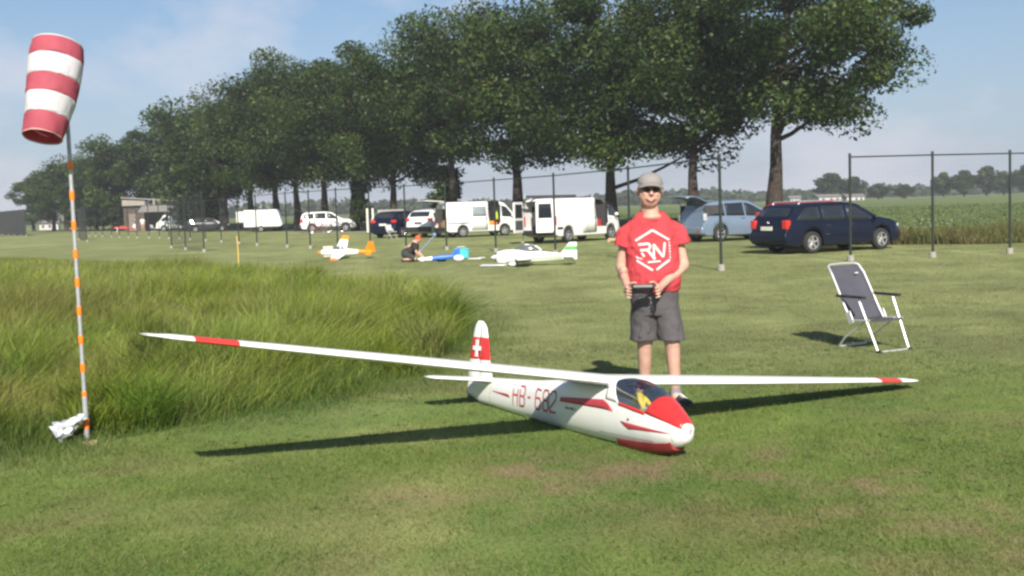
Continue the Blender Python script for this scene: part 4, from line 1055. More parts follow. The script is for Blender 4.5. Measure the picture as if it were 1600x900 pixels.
for s_ in (-1, 1):
    gls.ell((HX + s_ * .033, HY - .092, HZ + .002), (.026, .008, .017), 12, 8, (0, 0, -s_ * .22)); gls.tube([(HX + s_ * .060, HY - .082, HZ + .008), (HX + s_ * .084, HY - .02, HZ + .006), (HX + s_ * .088, HY + .02, HZ)], .003, 6)
gls.tube([(HX - .012, HY - .103, HZ + .008), (HX + .012, HY - .103, HZ + .008)], .003, 6)
gls.build('sunglasses', M('dark_lens', (.03, .018, .016), rough=.12), man)
mouth_c = [(HX - .036, HY - .088, HZ - .064), (HX - .022, HY - .100, HZ - .074), (HX, HY - .105, HZ - .079), (HX + .022, HY - .100, HZ - .074), (HX + .036, HY - .088, HZ - .064)]
MB().tube(mouth_c, [.003, .007, .008, .007, .003], 8).build('mouth', M('lips', (.24, .075, .06), rough=.5), man)
MB().tube([(x, y - .0045, z + .002) for x, y, z in mouth_c[1:4]], [.0015, .0032, .0015], 8).build('teeth', M('teeth', (.60, .54, .48), rough=.4), man)
for o_ in man.children:
    if o_.name.split('.')[0] in ('hair', 'cap', 'sunglasses', 'mouth', 'teeth'):
        o_.data.transform(Matrix.Translation(HP_) @ Matrix.Rotation(R(4), 4, 'Y') @ Matrix.Scale(HS_, 4) @ Matrix.Translation(-HP_))
        for q_ in o_.children: q_.data.transform(Matrix.Translation(HP_) @ Matrix.Rotation(R(4), 4, 'Y') @ Matrix.Scale(HS_, 4) @ Matrix.Translation(-HP_))
# ---- t-shirt
t = MB()
t.loft([ering(z, cx, cy, rx, ry, p=2.5) for z, cx, cy, rx, ry in ((.925, -.042, -.005, .206, .158), (.96, -.043, -.010, .211, .166), (1.03, -.045, -.020, .216, .176), (1.10, -.047, -.020, .215, .172), (1.20, -.05, -.012, .214, .156), (1.30, -.05, -.004, .218, .146), (1.38, -.05, .003, .218, .135), (1.43, -.05, .006, .200, .122), (1.475, -.05, .010, .180, .110), (1.515, -.05, .013, .150, .102), (1.548, -.05, .017, .122, .090), (1.568, -.05, .020, .100, .078))])
for s_, sh_, el_ in ((-1, SHR, ELR), (1, SHL, ELL)):
    sh_, el_ = Vector(sh_), Vector(el_); d = (el_ - sh_).normalized()
    p0 = sh_ + Vector((-s_ * .05, 0, .012)); p1 = sh_ + d * .05 + Vector((s_ * .008, 0, .008)); p2 = sh_ + d * .135 + Vector((s_ * .012, -.004, 0))
    t.cap(p0, p1, .074, .078, 16); t.tube([p0, p1, p2], [.05, .080, .090], 18)
# soft creases at the waist and under the arms
for k, (x, z, ln, tl) in enumerate(((-.16, 1.02, .10, .3), (.05, .99, .11, -.35), (-.10, .965, .09, .15), (.08, 1.10, .10, -.5), (-.19, 1.14, .10, .55), (.09, 1.32, .08, -.9), (-.19, 1.33, .08, .9))):
    y_ = -.172 + .35 * (x + .045) ** 2 * 4 + (.012 if z > 1.2 else 0)
    t.cap((x - ln / 2 * math.cos(tl), y_ + .012, z - ln / 2 * math.sin(tl)), (x + ln / 2 * math.cos(tl), y_ + .012, z + ln / 2 * math.sin(tl)), .013, .007, 8, 3)
shirt = t.blend('tshirt', tee_red, man, .0065, 5, .5)
folds(shirt, .085, .030, 'cloth_folds')
col_ = MB(); rngk = [(-.05 + .098 * math.cos(a), -.002 + .096 * math.sin(a), (1.560 + .020 * math.sin(a)) if math.sin(a) > 0 else 1.560 + .058 * math.sin(a)) for a in [2 * math.pi * j / 32 for j in range(33)]]
col_.tube(rngk, .0085, 8); col_.build('collar', tee_red, shirt)
# printed hexagon badge, laid on the cloth
LX, LZ, LS = -.058, 1.265, .155
strokes = []
hexp = [(math.sin(math.pi / 3 * k), math.cos(math.pi / 3 * k)) for k in range(6)]
def seg(a, b, w): strokes.append((a, b, w))
seg(hexp[5], hexp[0], .10); seg(hexp[0], hexp[1], .10)
seg((hexp[4][0] * .97, hexp[4][1] * .97), (-.07, -.98), .10); seg((.12, -.96), (hexp[2][0] * .97, hexp[2][1] * .97), .10)
for k in range(6): seg((.86, .40 - k * .145), (.86, .31 - k * .145), .075 if k % 2 else .06)
seg((-.86, -.26), (-.78, -.40), .07); seg((-.80, -.33), (-.56, -.42), .06)
# R
seg((-.74, .30), (-.22, .34), .115); seg((-.22, .34), (-.12, .19), .115); seg((-.12, .19), (-.26, .04), .115); seg((-.66, .02), (-.26, .04), .105); seg((-.30, .04), (.08, -.44), .125); seg((-.60, -.10), (-.46, -.30), .10)
# N
seg((.02, -.44), (.04, .26), .11); seg((.02, .30), (.50, -.34), .12); seg((.50, -.34), (.62, .38), .115)
seg((-.30, -.58), (.36, -.54), .075)
pm = MB()
for (ax_, az_), (bx_, bz_), wd in strokes:
    p, q = Vector((ax_, az_)), Vector((bx_, bz_)); d = (q - p); tdir = d.normalized(); nn = Vector((-tdir.y, tdir.x)) * wd / 2; k = max(2, int(d.length / .10))
    rows = []
    for i in range(k + 1):
        m_ = p.lerp(q, i / k); rows.append([(LX + v.x * LS, -.34, LZ + v.y * LS * 1.03) for v in (m_ - nn, m_, m_ + nn)])
    pm.loft(rows, caps=False, closed=False)
pr = pm.build('shirt_print', print_w, shirt, smooth=60)
sw_ = pr.modifiers.new('lay', 'SHRINKWRAP'); sw_.target = shirt; sw_.wrap_method = 'PROJECT'; sw_.use_project_y = True; sw_.use_negative_direction = False; sw_.use_positive_direction = True; sw_.offset = .0025; sw_.wrap_mode = 'ABOVE_SURFACE'
# ---- shorts
s = MB()
s.loft([ering(z, cx, cy, rx, ry, p=2.5) for z, cx, cy, rx, ry in ((.74, -.040, .0, .175, .125), (.80, -.040, .0, .192, .142), (.88, -.041, -.002, .196, .146), (.955, -.042, -.004, .196, .146))])
for (hx_, hy_), (kx, ky), sg in (((-.125, .0), (-.132, .035), -1), ((.045, -.005), (.095, -.020), 1)):
    s.loft([ering(.86, hx_, hy_, .100, .125), ering(.72, hx_ + (kx - hx_) * .4, hy_ + (ky - hy_) * .4, .106, .118), ering(.60, hx_ + (kx - hx_) * .8, hy_ + (ky - hy_) * .8, .108, .112), ering(.528, kx, ky, .112, .112)])
for x, z0_, z1_ in ((-.17, .57, .68), (-.10, .60, .74), (.06, .58, .70), (.13, .62, .74), (-.03, .74, .84)):
    s.cap((x, -.108 + (.02 if x < 0 else -.015), z0_), (x + .02, -.118 + (.02 if x < 0 else -.01), z1_), .008, .004, 8, 3)
folds(s.blend('shorts', short_grey, man, .0065, 5, .5), .10, .020, 'short_folds')
# ---- socks and shoes
sock_m = M('sock_grey', (.22, .23, .26), rough=.9); shoe_m = M('shoe_black', (.022, .022, .026), rough=.6, var=.2); sole_m = M('shoe_sole', (.10, .10, .105), rough=.7); lace_m = M('lace_white', (.68, .68, .68), rough=.8)
for (ax_, ay_), ang in (((-.120, .115), R(-100)), ((.118, -.010), R(-58))):
    dx = Vector((math.cos(ang), math.sin(ang), 0)); sd = Vector((-dx.y, dx.x, 0)); o_ = Vector((ax_, ay_, 0))
    MB().tube([o_ + Vector((0, 0, .05)), o_ + Vector((0, 0, .15))], [.046, .043], 14).build('sock', sock_m, man)
    sm = MB(); rings = []
    for u_, w_, h_ in ((-.085, .020, .06), (-.075, .034, .085), (-.04, .040, .100), (.0, .042, .104), (.04, .043, .092), (.08, .046, .075), (.12, .050, .062), (.155, .046, .052), (.18, .033, .042), (.192, .015, .032)):
        rings.append([o_ + dx * u_ + sd * w_ * c_ + Vector((0, 0, .018 + (h_ - .018) * s__)) for c_, s__ in [(math.cos(a), max(0, math.sin(a))) for a in [math.pi * j / 10 for j in range(11)]]])
    sm.loft(rings); shoe = sm.build('shoe', shoe_m, man, smooth=60)
    so = MB(); pl = []
    for u_, w_ in ((-.09, .018), (-.075, .036), (-.02, .043), (.04, .044), (.09, .049), (.13, .051), (.165, .043), (.188, .025), (.198, .008)):
        pl.append((u_, w_))
    poly = [o_ + dx * u_ + sd * w_ for u_, w_ in pl] + [o_ + dx * u_ - sd * w_ for u_, w_ in reversed(pl)]
    so.prism([(p.x, p.y) for p in poly], .002, .024); so.build('sole', sole_m, shoe, bevel=.004)
    for k in range(4):
        u_ = .035 + .022 * k; hh_ = float(np.interp(u_, [.0, .04, .08, .12], [.106, .094, .077, .064]))
        lm = MB(); lm.tube([o_ + dx * (u_ - .008) + sd * -.026 + Vector((0, 0, hh_ - .016)), o_ + dx * u_ + Vector((0, 0, hh_ + .004)), o_ + dx * (u_ + .012) + sd * .026 + Vector((0, 0, hh_ - .016))], .0042, 6); lm.build('lace', lace_m, shoe)
# ---- transmitter in his hands (a thing of its own)
tr = thing('radio_transmitter', 'black radio control transmitter held in both hands of the man in red', 'transmitter', (1.19 + TX.x, 9.06 + TX.y, TX.z))
tr.scale = (.78, .78, .78)
tr.rotation_euler = (R(-24), 0, R(-6))
tx_b = M('transmitter_black', (.018, .018, .02), rough=.25, var=.1, coat=.5); tx_s = M('transmitter_silver', (.55, .55, .56), rough=.3, metal=.7)
tm = MB(); tm.prism([(-.118, -.055), (-.105, -.085), (.105, -.085), (.118, -.055), (.112, .045), (.085, .075), (-.085, .075), (-.112, .045)], -.024, .024, 'z'); tm.build('case', tx_b, tr, bevel=.012, seg=3)
MB().box((0, .0 - .045, .0265), (.075, .035, .004)).build('screen', M('lcd', (.20, .22, .20), rough=.2), tr, smooth=0)
for sx in (-1, 1):
    g_ = MB().tube([(sx * .062, .02, .023), (sx * .062, .02, .029)], .026, 16).build('gimbal', tx_s, tr)
    MB().tube([(sx * .062, .02, .026), (sx * .062, .02, .056)], [.004, .0055], 8).build('stick', tx_s, g_)
    MB().cap((sx * .085, .078, .005), (sx * .088, .092, .012), .005).build('switch', tx_s, tr)
MB().cap((0, .07, 0), (.012, .16, .01), .007, .006).build('antenna', tx_b, tr)
MB().tube([(-.03, .058, .022), (-.028, .075, .045), (.028, .075, .045), (.03, .058, .022)], .004, 8).build('carry_handle', tx_s, tr)

# ---- background people
def small_person(name_lbl, loc, rz, pose, mats, extra=None, vox=.014):
    p = thing('person', name_lbl, 'person', loc, rz); J = pose
    bb = MB(); bb.ell(J['head'], (.078, .095, .115), 14, 10); bb.cap(J['head'], J['neck'], .05, .06)
    for a_ in 'RL':
        bb.cap(J['sh' + a_], J['el' + a_], .050, .040); bb.cap(J['el' + a_], J['wr' + a_], .040, .028); w_ = Vector(J['wr' + a_]); e_ = Vector(J['el' + a_]); bb.cap(w_, w_ + (w_ - e_).normalized() * .09, .034, .022)
        bb.cap(J['hip' + a_], J['kn' + a_], .080, .056); bb.cap(J['kn' + a_], J['an' + a_], .054, .036)
    bb.cap(J['neck'], J['pel'], .10, .13)
    bb.blend('body', skin, p, vox, 2)
    tt_ = MB(); tt_.cap(Vector(J['neck']) + Vector((0, 0, -.10)), J['pel'], .135, .150); tt_.cap(J['shR'], J['shL'], .085, .085)
    for a_ in 'RL':
        s_, e_ = Vector(J['sh' + a_]), Vector(J['el' + a_]); tt_.cap(s_, s_.lerp(e_, .5), .075, .07)
    tt_.blend('tshirt', mats[0], p, vox, 2)
    ss = MB(); ss.cap(J['hipR'], J['hipL'], .14, .14)
    for a_ in 'RL':
        h_, k_ = Vector(J['hip' + a_]), Vector(J['kn' + a_]); ss.cap(h_, h_.lerp(k_, .8), .105, .085)
    ss.blend('shorts', mats[1], p, vox, 2)
    for a_ in 'RL':
        q = Vector(J['an' + a_]); d = Vector(J.get('toe', (1, 0, 0))); MB().cap(q + Vector((0, 0, -.045)) - d * .04, q + Vector((0, 0, -.05)) + d * .15, .048, .035).build('shoe', shoe_m, p)
    hx = Vector(J['head'])
    if extra is not None:
        MB().ell(hx + Vector((0, 0, .045)), (.092, .105, .088), 14, 10).build('cap', extra, p)
        d = Vector(J.get('face', (1, 0, 0))); MB().ell(hx + d * .11 + Vector((0, 0, .02)), (.07, .07, .014), 12, 6).build('visor', extra, p)
    else:
        MB().ell(hx + Vector((0, 0, .035)), (.085, .10, .09), 14, 10).build('hair', M('hair_short', (.1, .075, .055)), p)
    return p
blackish = M('tshirt_black', (.028, .026, .024), rough=.9, var=.2); darkgreen = M('shorts_dark', (.035, .038, .034), rough=.9)
small_person('man kneeling on the grass in a black t-shirt and bright orange-red cap', (-3.12, 35.4, 0), 0,
    dict(head=(.20, -.02, .70), neck=(.10, 0, .60), pel=(-.20, 0, .27), shR=(.06, -.17, .55), shL=(.06, .17, .55), elR=(.16, -.20, .29), elL=(.20, .16, .30), wrR=(.32, -.12, .14), wrL=(.34, .06, .14),
         hipR=(-.20, -.09, .24), hipL=(-.20, .09, .24), knR=(.10, -.16, .10), knL=(.12, .14, .34), anR=(-.26, -.12, .09), anL=(-.02, .14, .07), toe=(1, 0, 0), face=(.9, -.2, -.35)),
    (blackish, darkgreen), M('cap_orange', (.85, .10, .03), rough=.7))
stand = dict(head=(0, 0, 1.62), neck=(0, 0, 1.46), pel=(0, 0, .98), shR=(-.18, 0, 1.40), shL=(.18, 0, 1.40), elR=(-.24, -.02, 1.12), elL=(.24, .02, 1.12), wrR=(-.22, -.12, .90), wrL=(.23, -.10, .90), hipR=(-.09, 0, .90), hipL=(.09, 0, .90), knR=(-.10, -.02, .50), knL=(.11, .02, .50), anR=(-.11, .02, .09), anL=(.12, .04, .09), toe=(0, -1, 0), face=(0, -1, 0))
small_person('far person in a white top standing in front of the wooden shed', (-42.4, 129.6, 0), .4, stand, (M('top_white', (.7, .68, .66), rough=.9), M('shorts_tan', (.35, .25, .2), rough=.9)), None, .03)
small_person('far person in blue shorts standing beside the shed with a red and white model plane', (-43.9, 131.5, 0), -.5, stand, (M('top_grey', (.14, .13, .14), rough=.9), M('shorts_blue', (.06, .10, .30), rough=.9)), None, .03)

# ================================================================== VEHICLES
tyre_m = M('tyre', (.018, .018, .018), rough=.85, var=.2); rim_m = M('alloy_rim', (.58, .58, .60), rough=.25, metal=.7, var=.06)
hubcap = M('hubcap_grey', (.33, .33, .34), rough=.4, metal=.5); glass_dk = M('car_glass', (.016, .020, .024), rough=.06, spec=.8, var=.02)
trim_k = M('black_trim', (.02, .02, .021), rough=.6); lamp_r = M('tail_lamp', (.52, .02, .015), rough=.15, spec=.7, coat=.6); lamp_c = M('head_lamp', (.55, .57, .6), rough=.1, metal=.3, coat=.5)
plate_m = M('number_plate', (.72, .70, .62), rough=.4); inner_m = M('car_interior', (.045, .045, .048), rough=.9, var=.2); inner_l = M('van_lining', (.10, .10, .10), rough=.9, var=.2)

def wheel_at(x, y, r, parent, rim=None, spokes=5):
    rim = rim or rim_m; s = 1 if y > 0 else -1; m = MB(); rings = []
    for (rr, yy) in ((.62, -.09), (.86, -.105), (.97, -.085), (1.0, -.04), (1.0, .04), (.97, .085), (.86, .105), (.62, .09)):
        rings.append([(x + r * rr * math.cos(a), y + yy, r + r * rr * math.sin(a)) for a in [2 * math.pi * j / 28 for j in range(28)]])
    m.loft(rings + [rings[0]], caps=False); w = m.build('wheel', tyre_m, parent, smooth=50)
    m = MB(); yo = y + s * .085
    m.tube([(x, y - s * .03, r), (x, y - s * .02, r)], r * .60, 24)
    m.torus((x, yo - s * .005, r), r * .60, r * .045, 'y', 28, 6)
    for k in range(spokes):
        a = 2 * math.pi * k / spokes + .3; c = Vector((x + r * .33 * math.cos(a), yo - s * .02, r + r * .33 * math.sin(a)))
        m.box(c, (r * .56, .03, r * .15), Euler((0, -a, 0)).to_matrix())
    m.tube([(x, yo - s * .06, r), (x, yo + s * .002, r)], r * .14, 12)
    m.build('rim', rim, w, smooth=40)
    return w

class Car:
    def __init__(s, name, label, cat, loc, heading, paint, L, W, roof, belt, zb=.22, wheels=(-1.35, 1.35), r=.31, plan=None, tumble=.30, open_rear=False, gap=None, gap_side=-1):
        s.root = thing(name, label, cat, (loc[0], loc[1], 0), R(heading)); s.paint = paint; s.L, s.W = L, W
        s.rx, s.rz = zip(*roof); s.bx, s.bz = zip(*belt); s.zb0 = zb; s.wx = wheels; s.r = r; s.tumble = tumble
        s.plan = plan or [(-L / 2, .90), (-L / 2 + .25, .97), (-L / 2 + .8, 1), (L / 2 - 1.0, 1), (L / 2 - .35, .93), (L / 2, .72)]
        xs_ = set(np.linspace(-L / 2, L / 2, 46).round(3))
        for w_ in wheels:
            for a in np.linspace(0, math.pi, 15): xs_.add(round(w_ + (r + .055) * math.cos(a), 3))
        if gap: xs_ |= {gap[0], gap[1]}
        xs_ = sorted(x for x in xs_ if -L / 2 <= x <= L / 2); m = MB(); rings = [s.ring(x) for x in xs_]; n = len(rings[0])
        for q in rings: m.v += q
        for i in range(len(xs_) - 1):
            xm = (xs_[i] + xs_[i + 1]) / 2
            for j in range(n):
                if gap and gap[0] < xm < gap[1]:
                    side = range(2, 9) if gap_side > 0 else range(n - 10, n - 3)
                    if j in side: continue
                a = i * n + j; b_ = i * n + (j + 1) % n; m.f.append((a, b_, b_ + n, a + n))
        if not open_rear: m.f.append(tuple(range(n))[::-1])
        e = (len(xs_) - 1) * n; m.f.append(tuple(e + k for k in range(n)))
        s.body = m.build('body', paint, s.root, smooth=32)
        MB().box((0, 0, zb + .10), (L * .90, W * .66, .22)).build('underbody', trim_k, s.root, smooth=0)
        for w_ in wheels:
            for sd in (-1, 1): wheel_at(w_, sd * (W / 2 - .12), r, s.root)
    def roof(s, x): return float(np.interp(x, s.rx, s.rz))
    def belt(s, x): return min(float(np.interp(x, s.bx, s.bz)), s.roof(x) - .012)
    def w(s, x): return s.W / 2 * float(np.interp(x, *zip(*s.plan)))
    def wr(s, x): return max(s.w(x) * .965 - s.tumble * max(0, s.roof(x) - s.belt(x) - .04), .2)
    def zb(s, x):
        z = s.zb0
        for w_ in s.wx:
            d = (s.r + .055) ** 2 - (x - w_) ** 2
            if d > 0: z = max(z, s.r + math.sqrt(d))
        if x < -s.L / 2 + .25: z = max(z, s.zb0 + (.25 - (x + s.L / 2)) * .35)
        if x > s.L / 2 - .25: z = max(z, s.zb0 + (.25 - (s.L / 2 - x)) * .35)
        return min(z, s.belt(x) - .05)
    def ring(s, x):
        zb, be, ro, w, wr = s.zb(x), s.belt(x), s.roof(x), s.w(x), s.wr(x)
        zm = zb + .45 * (be - zb)
        h = [(0, zb), (w * .90, zb), (w * .975, zb + min(.05, (be - zb) * .3)), (w, zm), (w * .992, be - .25 * (be - zm)), (w * .965, be), (w * .965 + (wr - w * .965) * .5, be + (ro - be) * .47), (wr, be + (ro - be) * .90), (wr - .035, ro - (ro - be) * .03), (wr * .72, ro + .006), (0, ro + .012)]
        return [(x, y, z) for y, z in h] + [(x, -y, z) for y, z in reversed(h[1:-1])]
    def ys(s, x, z):
        be, ro = s.belt(x), s.roof(x); t = max(0, min(1, (z - be) / max(ro - be, .01) / .9)); wl_ = s.w(x) * .965
        if z < be:
            zb = s.zb(x); zm = zb + .45 * (be - zb); return float(np.interp(z, [zb, zm, be], [s.w(x) * .98, s.w(x), wl_]))
        return wl_ + (s.wr(x) - wl_) * t
    def side(s, name, poly, mat, off=.008, sides=(-1, 1), parent=None, nx=6):
        """panel on the flank: (x, z_low, z_high) rows"""
        for sd in sides:
            rows = []
            for x in np.linspace(poly[0][0], poly[-1][0], nx):
                lo = float(np.interp(x, [p[0] for p in poly], [p[1] for p in poly])); hi = float(np.interp(x, [p[0] for p in poly], [p[2] for p in poly]))
                rows.append([(x, sd * (s.ys(x, lo + (hi - lo) * q) + off), lo + (hi - lo) * q) for q in (0, .33, .66, 1)])
            m = MB(); m.loft(rows, caps=False, closed=False); m.build(name, mat, parent or s.root, smooth=60, solid=.006)
    def top(s, name, x0, x1, inset, mat, off=.012):
        rows = []
        for x in np.linspace(x0, x1, 8):
            e = .02; sl_ = (s.roof(x + e) - s.roof(x - e)) / (2 * e); nn = Vector((-sl_, 0, 1)).normalized() * off; y = s.wr(x) - inset
            rows.append([(x + nn.x, y * k, s.roof(x) + .010 + nn.z - .01 * abs(k)) for k in (-1, -.6, 0, .6, 1)])
        m = MB(); m.loft(rows, caps=False, closed=False); m.build(name, mat, s.root, smooth=60, solid=.006)
    def line(s, pts, sides=(-1, 1), r=.005):
        for sd in sides: MB().tube([(x, sd * (s.ys(x, z) + .003), z) for x, z in pts], r, 4).build('door_gap', trim_k, s.root, smooth=0)
    def bx_(s, name, c, d, mat, bevel=.01, rot=None, both=False):
        for sd in ((-1, 1) if both else (1,)):
            MB().box((c[0], c[1] * sd, c[2]), d, rot).build(name, mat, s.root, smooth=30, bevel=bevel)
    def mirrors(s, x, z):
        for sd in (-1, 1):
            MB().ell((x, sd * (s.w(x) + .10), z + .06), (.06, .11, .075), 12, 8).build('mirror', s.paint, s.root)

paint_navy = M('paint_navy', (.004, .007, .020), rough=.36, coat=.2, var=.10, spec=.25)
paint_ltblue = M('paint_light_blue', (.19, .25, .34), rough=.32, metal=.35, coat=.7, var=.06)
paint_red = M('paint_red', (.36, .012, .015), rough=.3, coat=.8, var=.05)
paint_white = M('paint_white', (.72, .72, .71), rough=.35, coat=.5, var=.05, nscale=3)
paint_dkblue = M('paint_dark_blue', (.004, .006, .022), rough=.34, coat=.2, var=.08, spec=.25)
paint_black = M('paint_black', (.014, .015, .018), rough=.3, coat=.8)

# ---- navy estate
c = Car('estate_car', 'navy blue estate car parked on the grass with silver alloy wheels', 'car', (9.63, 33.95), 27, paint_navy, 4.65, 1.76,
        [(-2.325, .60), (-2.30, .92), (-2.22, 1.02), (-1.90, 1.38), (-1.70, 1.44), (-.9, 1.475), (0, 1.48), (.45, 1.44), (1.20, 1.02), (1.75, .93), (2.1, .82), (2.28, .68), (2.325, .52)],
        [(-2.3, .90), (-1.5, .93), (.5, .90), (1.3, .88), (2.3, .66)], r=.325, wheels=(-1.36, 1.34))
zt = lambda x: c.roof(x) - .10
c.side('window', [(-1.93, .985, 1.02), (-1.62, .975, 1.33), (-1.05, .965, 1.375)], glass_dk); c.side('window', [(-.98, .965, 1.375), (-.10, .955, 1.385)], glass_dk); c.side('window', [(-.02, .955, 1.385), (.35, .945, 1.345), (.98, .935, .98)], glass_dk)
c.top('windscreen', .56, 1.14, .08, glass_dk); c.top('rear_window', -2.16, -1.95, .10, glass_dk)
c.line([(-1.01, .40), (-1.01, .95)]); c.line([(-.06, .32), (-.06, .95)]); c.line([(1.0, .42), (.99, .90)]); c.line([(-1.0, .33), (.98, .32)])
for x in (-.75, .2): c.side('door_handle', [(x - .09, .80, .825), (x + .09, .80, .825)], trim_k, .02, nx=3)
c.side('door_moulding', [(-.95, .52, .56), (.92, .52, .56)], paint_navy, .014)
c.bx_('tail_lamp', (-2.235, .70, .865), (.17, .22, .27), lamp_r, .03, None, True); c.bx_('bumper', (-2.30, 0, .50), (.16, 1.62, .26), paint_navy, .05); c.bx_('number_plate', (-2.335, .05, .76), (.02, .50, .115), plate_m, .003)
c.bx_('badge', (-2.31, .02, .93), (.02, .10, .05), rim_m, .01); c.bx_('head_lamp', (2.02, .60, .72), (.26, .28, .12), lamp_c, .03, None, True); c.bx_('grille', (2.32, 0, .60), (.03, .7, .10), trim_k, .01)
for sd in (-1, 1): MB().tube([(-1.65, sd * .56, 1.45), (-1.60, sd * .56, 1.515), (.05, sd * .57, 1.54), (.12, sd * .57, 1.48)], .016, 6).build('roof_rail', rim_m, c.root)
c.mirrors(.92, .93)
# ---- red hatchback behind it
c = Car('hatchback_car', 'red hatchback mostly hidden behind the navy estate car', 'car', (10.25, 37.35), 27, paint_red, 4.0, 1.70,
        [(-2.0, .55), (-1.98, .95), (-1.93, 1.10), (-1.72, 1.42), (-1.4, 1.50), (0, 1.53), (.4, 1.48), (1.05, 1.04), (1.6, .92), (1.95, .70), (2.0, .5)], [(-2, .92), (.4, .90), (1.2, .86), (2, .64)], r=.30, wheels=(-1.2, 1.25))
c.side('window', [(-1.55, .96, 1.36), (-.55, .95, 1.42)], glass_dk); c.side('window', [(-.45, .95, 1.42), (.3, .94, 1.38), (.85, .93, 1.02)], glass_dk); c.top('rear_window', -1.90, -1.74, .12, glass_dk); c.top('windscreen', .5, 1.0, .08, glass_dk)
c.bx_('tail_lamp', (-1.93, .70, .98), (.14, .16, .42), lamp_r, .03, None, True); c.bx_('number_plate', (-2.0, 0, .70), (.02, .5, .11), plate_m, .003); c.mirrors(.8, .92)

def cargo(root, items):
    for nm, cc, dd, mt in items: MB().box(cc, dd).build(nm, mt, root, smooth=30, bevel=.02)
red_box = M('box_red', (.42, .03, .03), rough=.6); blue_box = M('box_blue', (.04, .09, .30), rough=.6); card = M('cardboard', (.40, .30, .18), rough=.9); pale_box = M('box_pale', (.5, .5, .5), rough=.6)

# ---- light blue people carrier, tailgate up
c = Car('people_carrier', 'light blue people carrier with its tailgate raised', 'car', (9.1, 45.6), 27, paint_ltblue, 4.3, 1.78,
        [(-2.15, .58), (-2.13, .70), (-2.10, .98), (-2.0, 1.30), (-1.86, 1.54), (-1.5, 1.60), (-.3, 1.63), (.3, 1.57), (1.25, 1.08), (1.75, .95), (2.05, .75), (2.15, .5)], [(-2.1, .95), (-1, .97), (.6, .93), (1.3, .90), (2.1, .66)], r=.32, wheels=(-1.32, 1.36), open_rear=True)
c.side('window', [(-1.80, 1.03, 1.36), (-1.10, 1.02, 1.50)], glass_dk); c.side('window', [(-1.02, 1.02, 1.50), (-.12, 1.0, 1.52)], glass_dk); c.side('window', [(-.04, 1.0, 1.52), (.28, .98, 1.45), (1.0, .96, 1.06)], glass_dk); c.top('windscreen', .40, 1.18, .08, glass_dk)
c.line([(-1.06, .42), (-1.06, 1.0)]); c.line([(-.08, .34), (-.08, 1.0)]); c.side('door_handle', [(-.30, .88, .91), (-.14, .88, .91)], trim_k, .02, nx=3); c.side('door_handle', [(.62, .85, .88), (.78, .85, .88)], trim_k, .02, nx=3)
MB().box((-1.2, 0, 1.0), (.04, 1.50, 1.1)).build('seat_back', inner_m, c.root, smooth=0); MB().box((-1.65, 0, .56), (.95, 1.5, .06)).build('boot_floor', inner_m, c.root, smooth=0)
for sd in (-1, 1): MB().box((-1.6, sd * .80, 1.0), (.9, .03, .9)).build('boot_lining', inner_m, c.root, smooth=0)
MB().box((-1.55, 0, 1.50), (.8, 1.2, .03)).build('headlining', inner_m, c.root, smooth=0)
# a dark rim closes the tail opening round its edge
m = MB(); m.box((-2.10, 0, .64), (.08, 1.56, .14)); m.build('rear_sill', paint_ltblue, c.root, bevel=.03)
c.bx_('bumper', (-2.14, 0, .46), (.20, 1.70, .30), paint_ltblue, .06); c.bx_('tail_lamp', (-2.05, .80, .98), (.16, .12, .30), lamp_c, .03, None, True); c.bx_('reflector', (-2.24, .62, .44), (.02, .22, .06), lamp_r, .01, None, True)
tg = MB(); rows = []
for i in range(9):
    t_ = i / 8; rows.append([(-1.80 - 1.18 * t_ * .93, y * (.68 + .12 * t_), 1.60 + .26 * math.sin(t_ * 2.2) - .06 * abs(y) ** 2) for y in np.linspace(-1, 1, 9)])
tg.loft(rows, caps=False, closed=False); tgo = tg.build('tailgate', paint_ltblue, c.root, smooth=60, solid=.05)
MB().box((-2.35, 0, 1.76), (.72, 1.24, .03), (0, R(8), 0)).build('tailgate_lining', inner_m, tgo, smooth=0)
for sd in (-1, 1): MB().tube([(-1.95, sd * .68, 1.22), (-2.35, sd * .66, 1.74)], .012, 6).build('gas_strut', trim_k, tgo)
cargo(c.root, [('cargo_box', (-1.75, -.3, .74), (.45, .6, .3), red_box), ('cargo_box', (-1.85, .35, .68), (.40, .5, .18), pale_box)])
jc = MB().box((0, 0, .17), (.42, .24, .30)); jc.box((.0, 0, .36), (.20, .05, .06)); jc.tube([(.17, 0, .32), (.25, 0, .42)], .025, 8)
tag(jc.build('fuel_can', red_box, None, bevel=.03, loc=(6.35, 43.2, 0), rot=(0, 0, .4)), 'red fuel can standing on the grass behind the light blue car', 'fuel can')

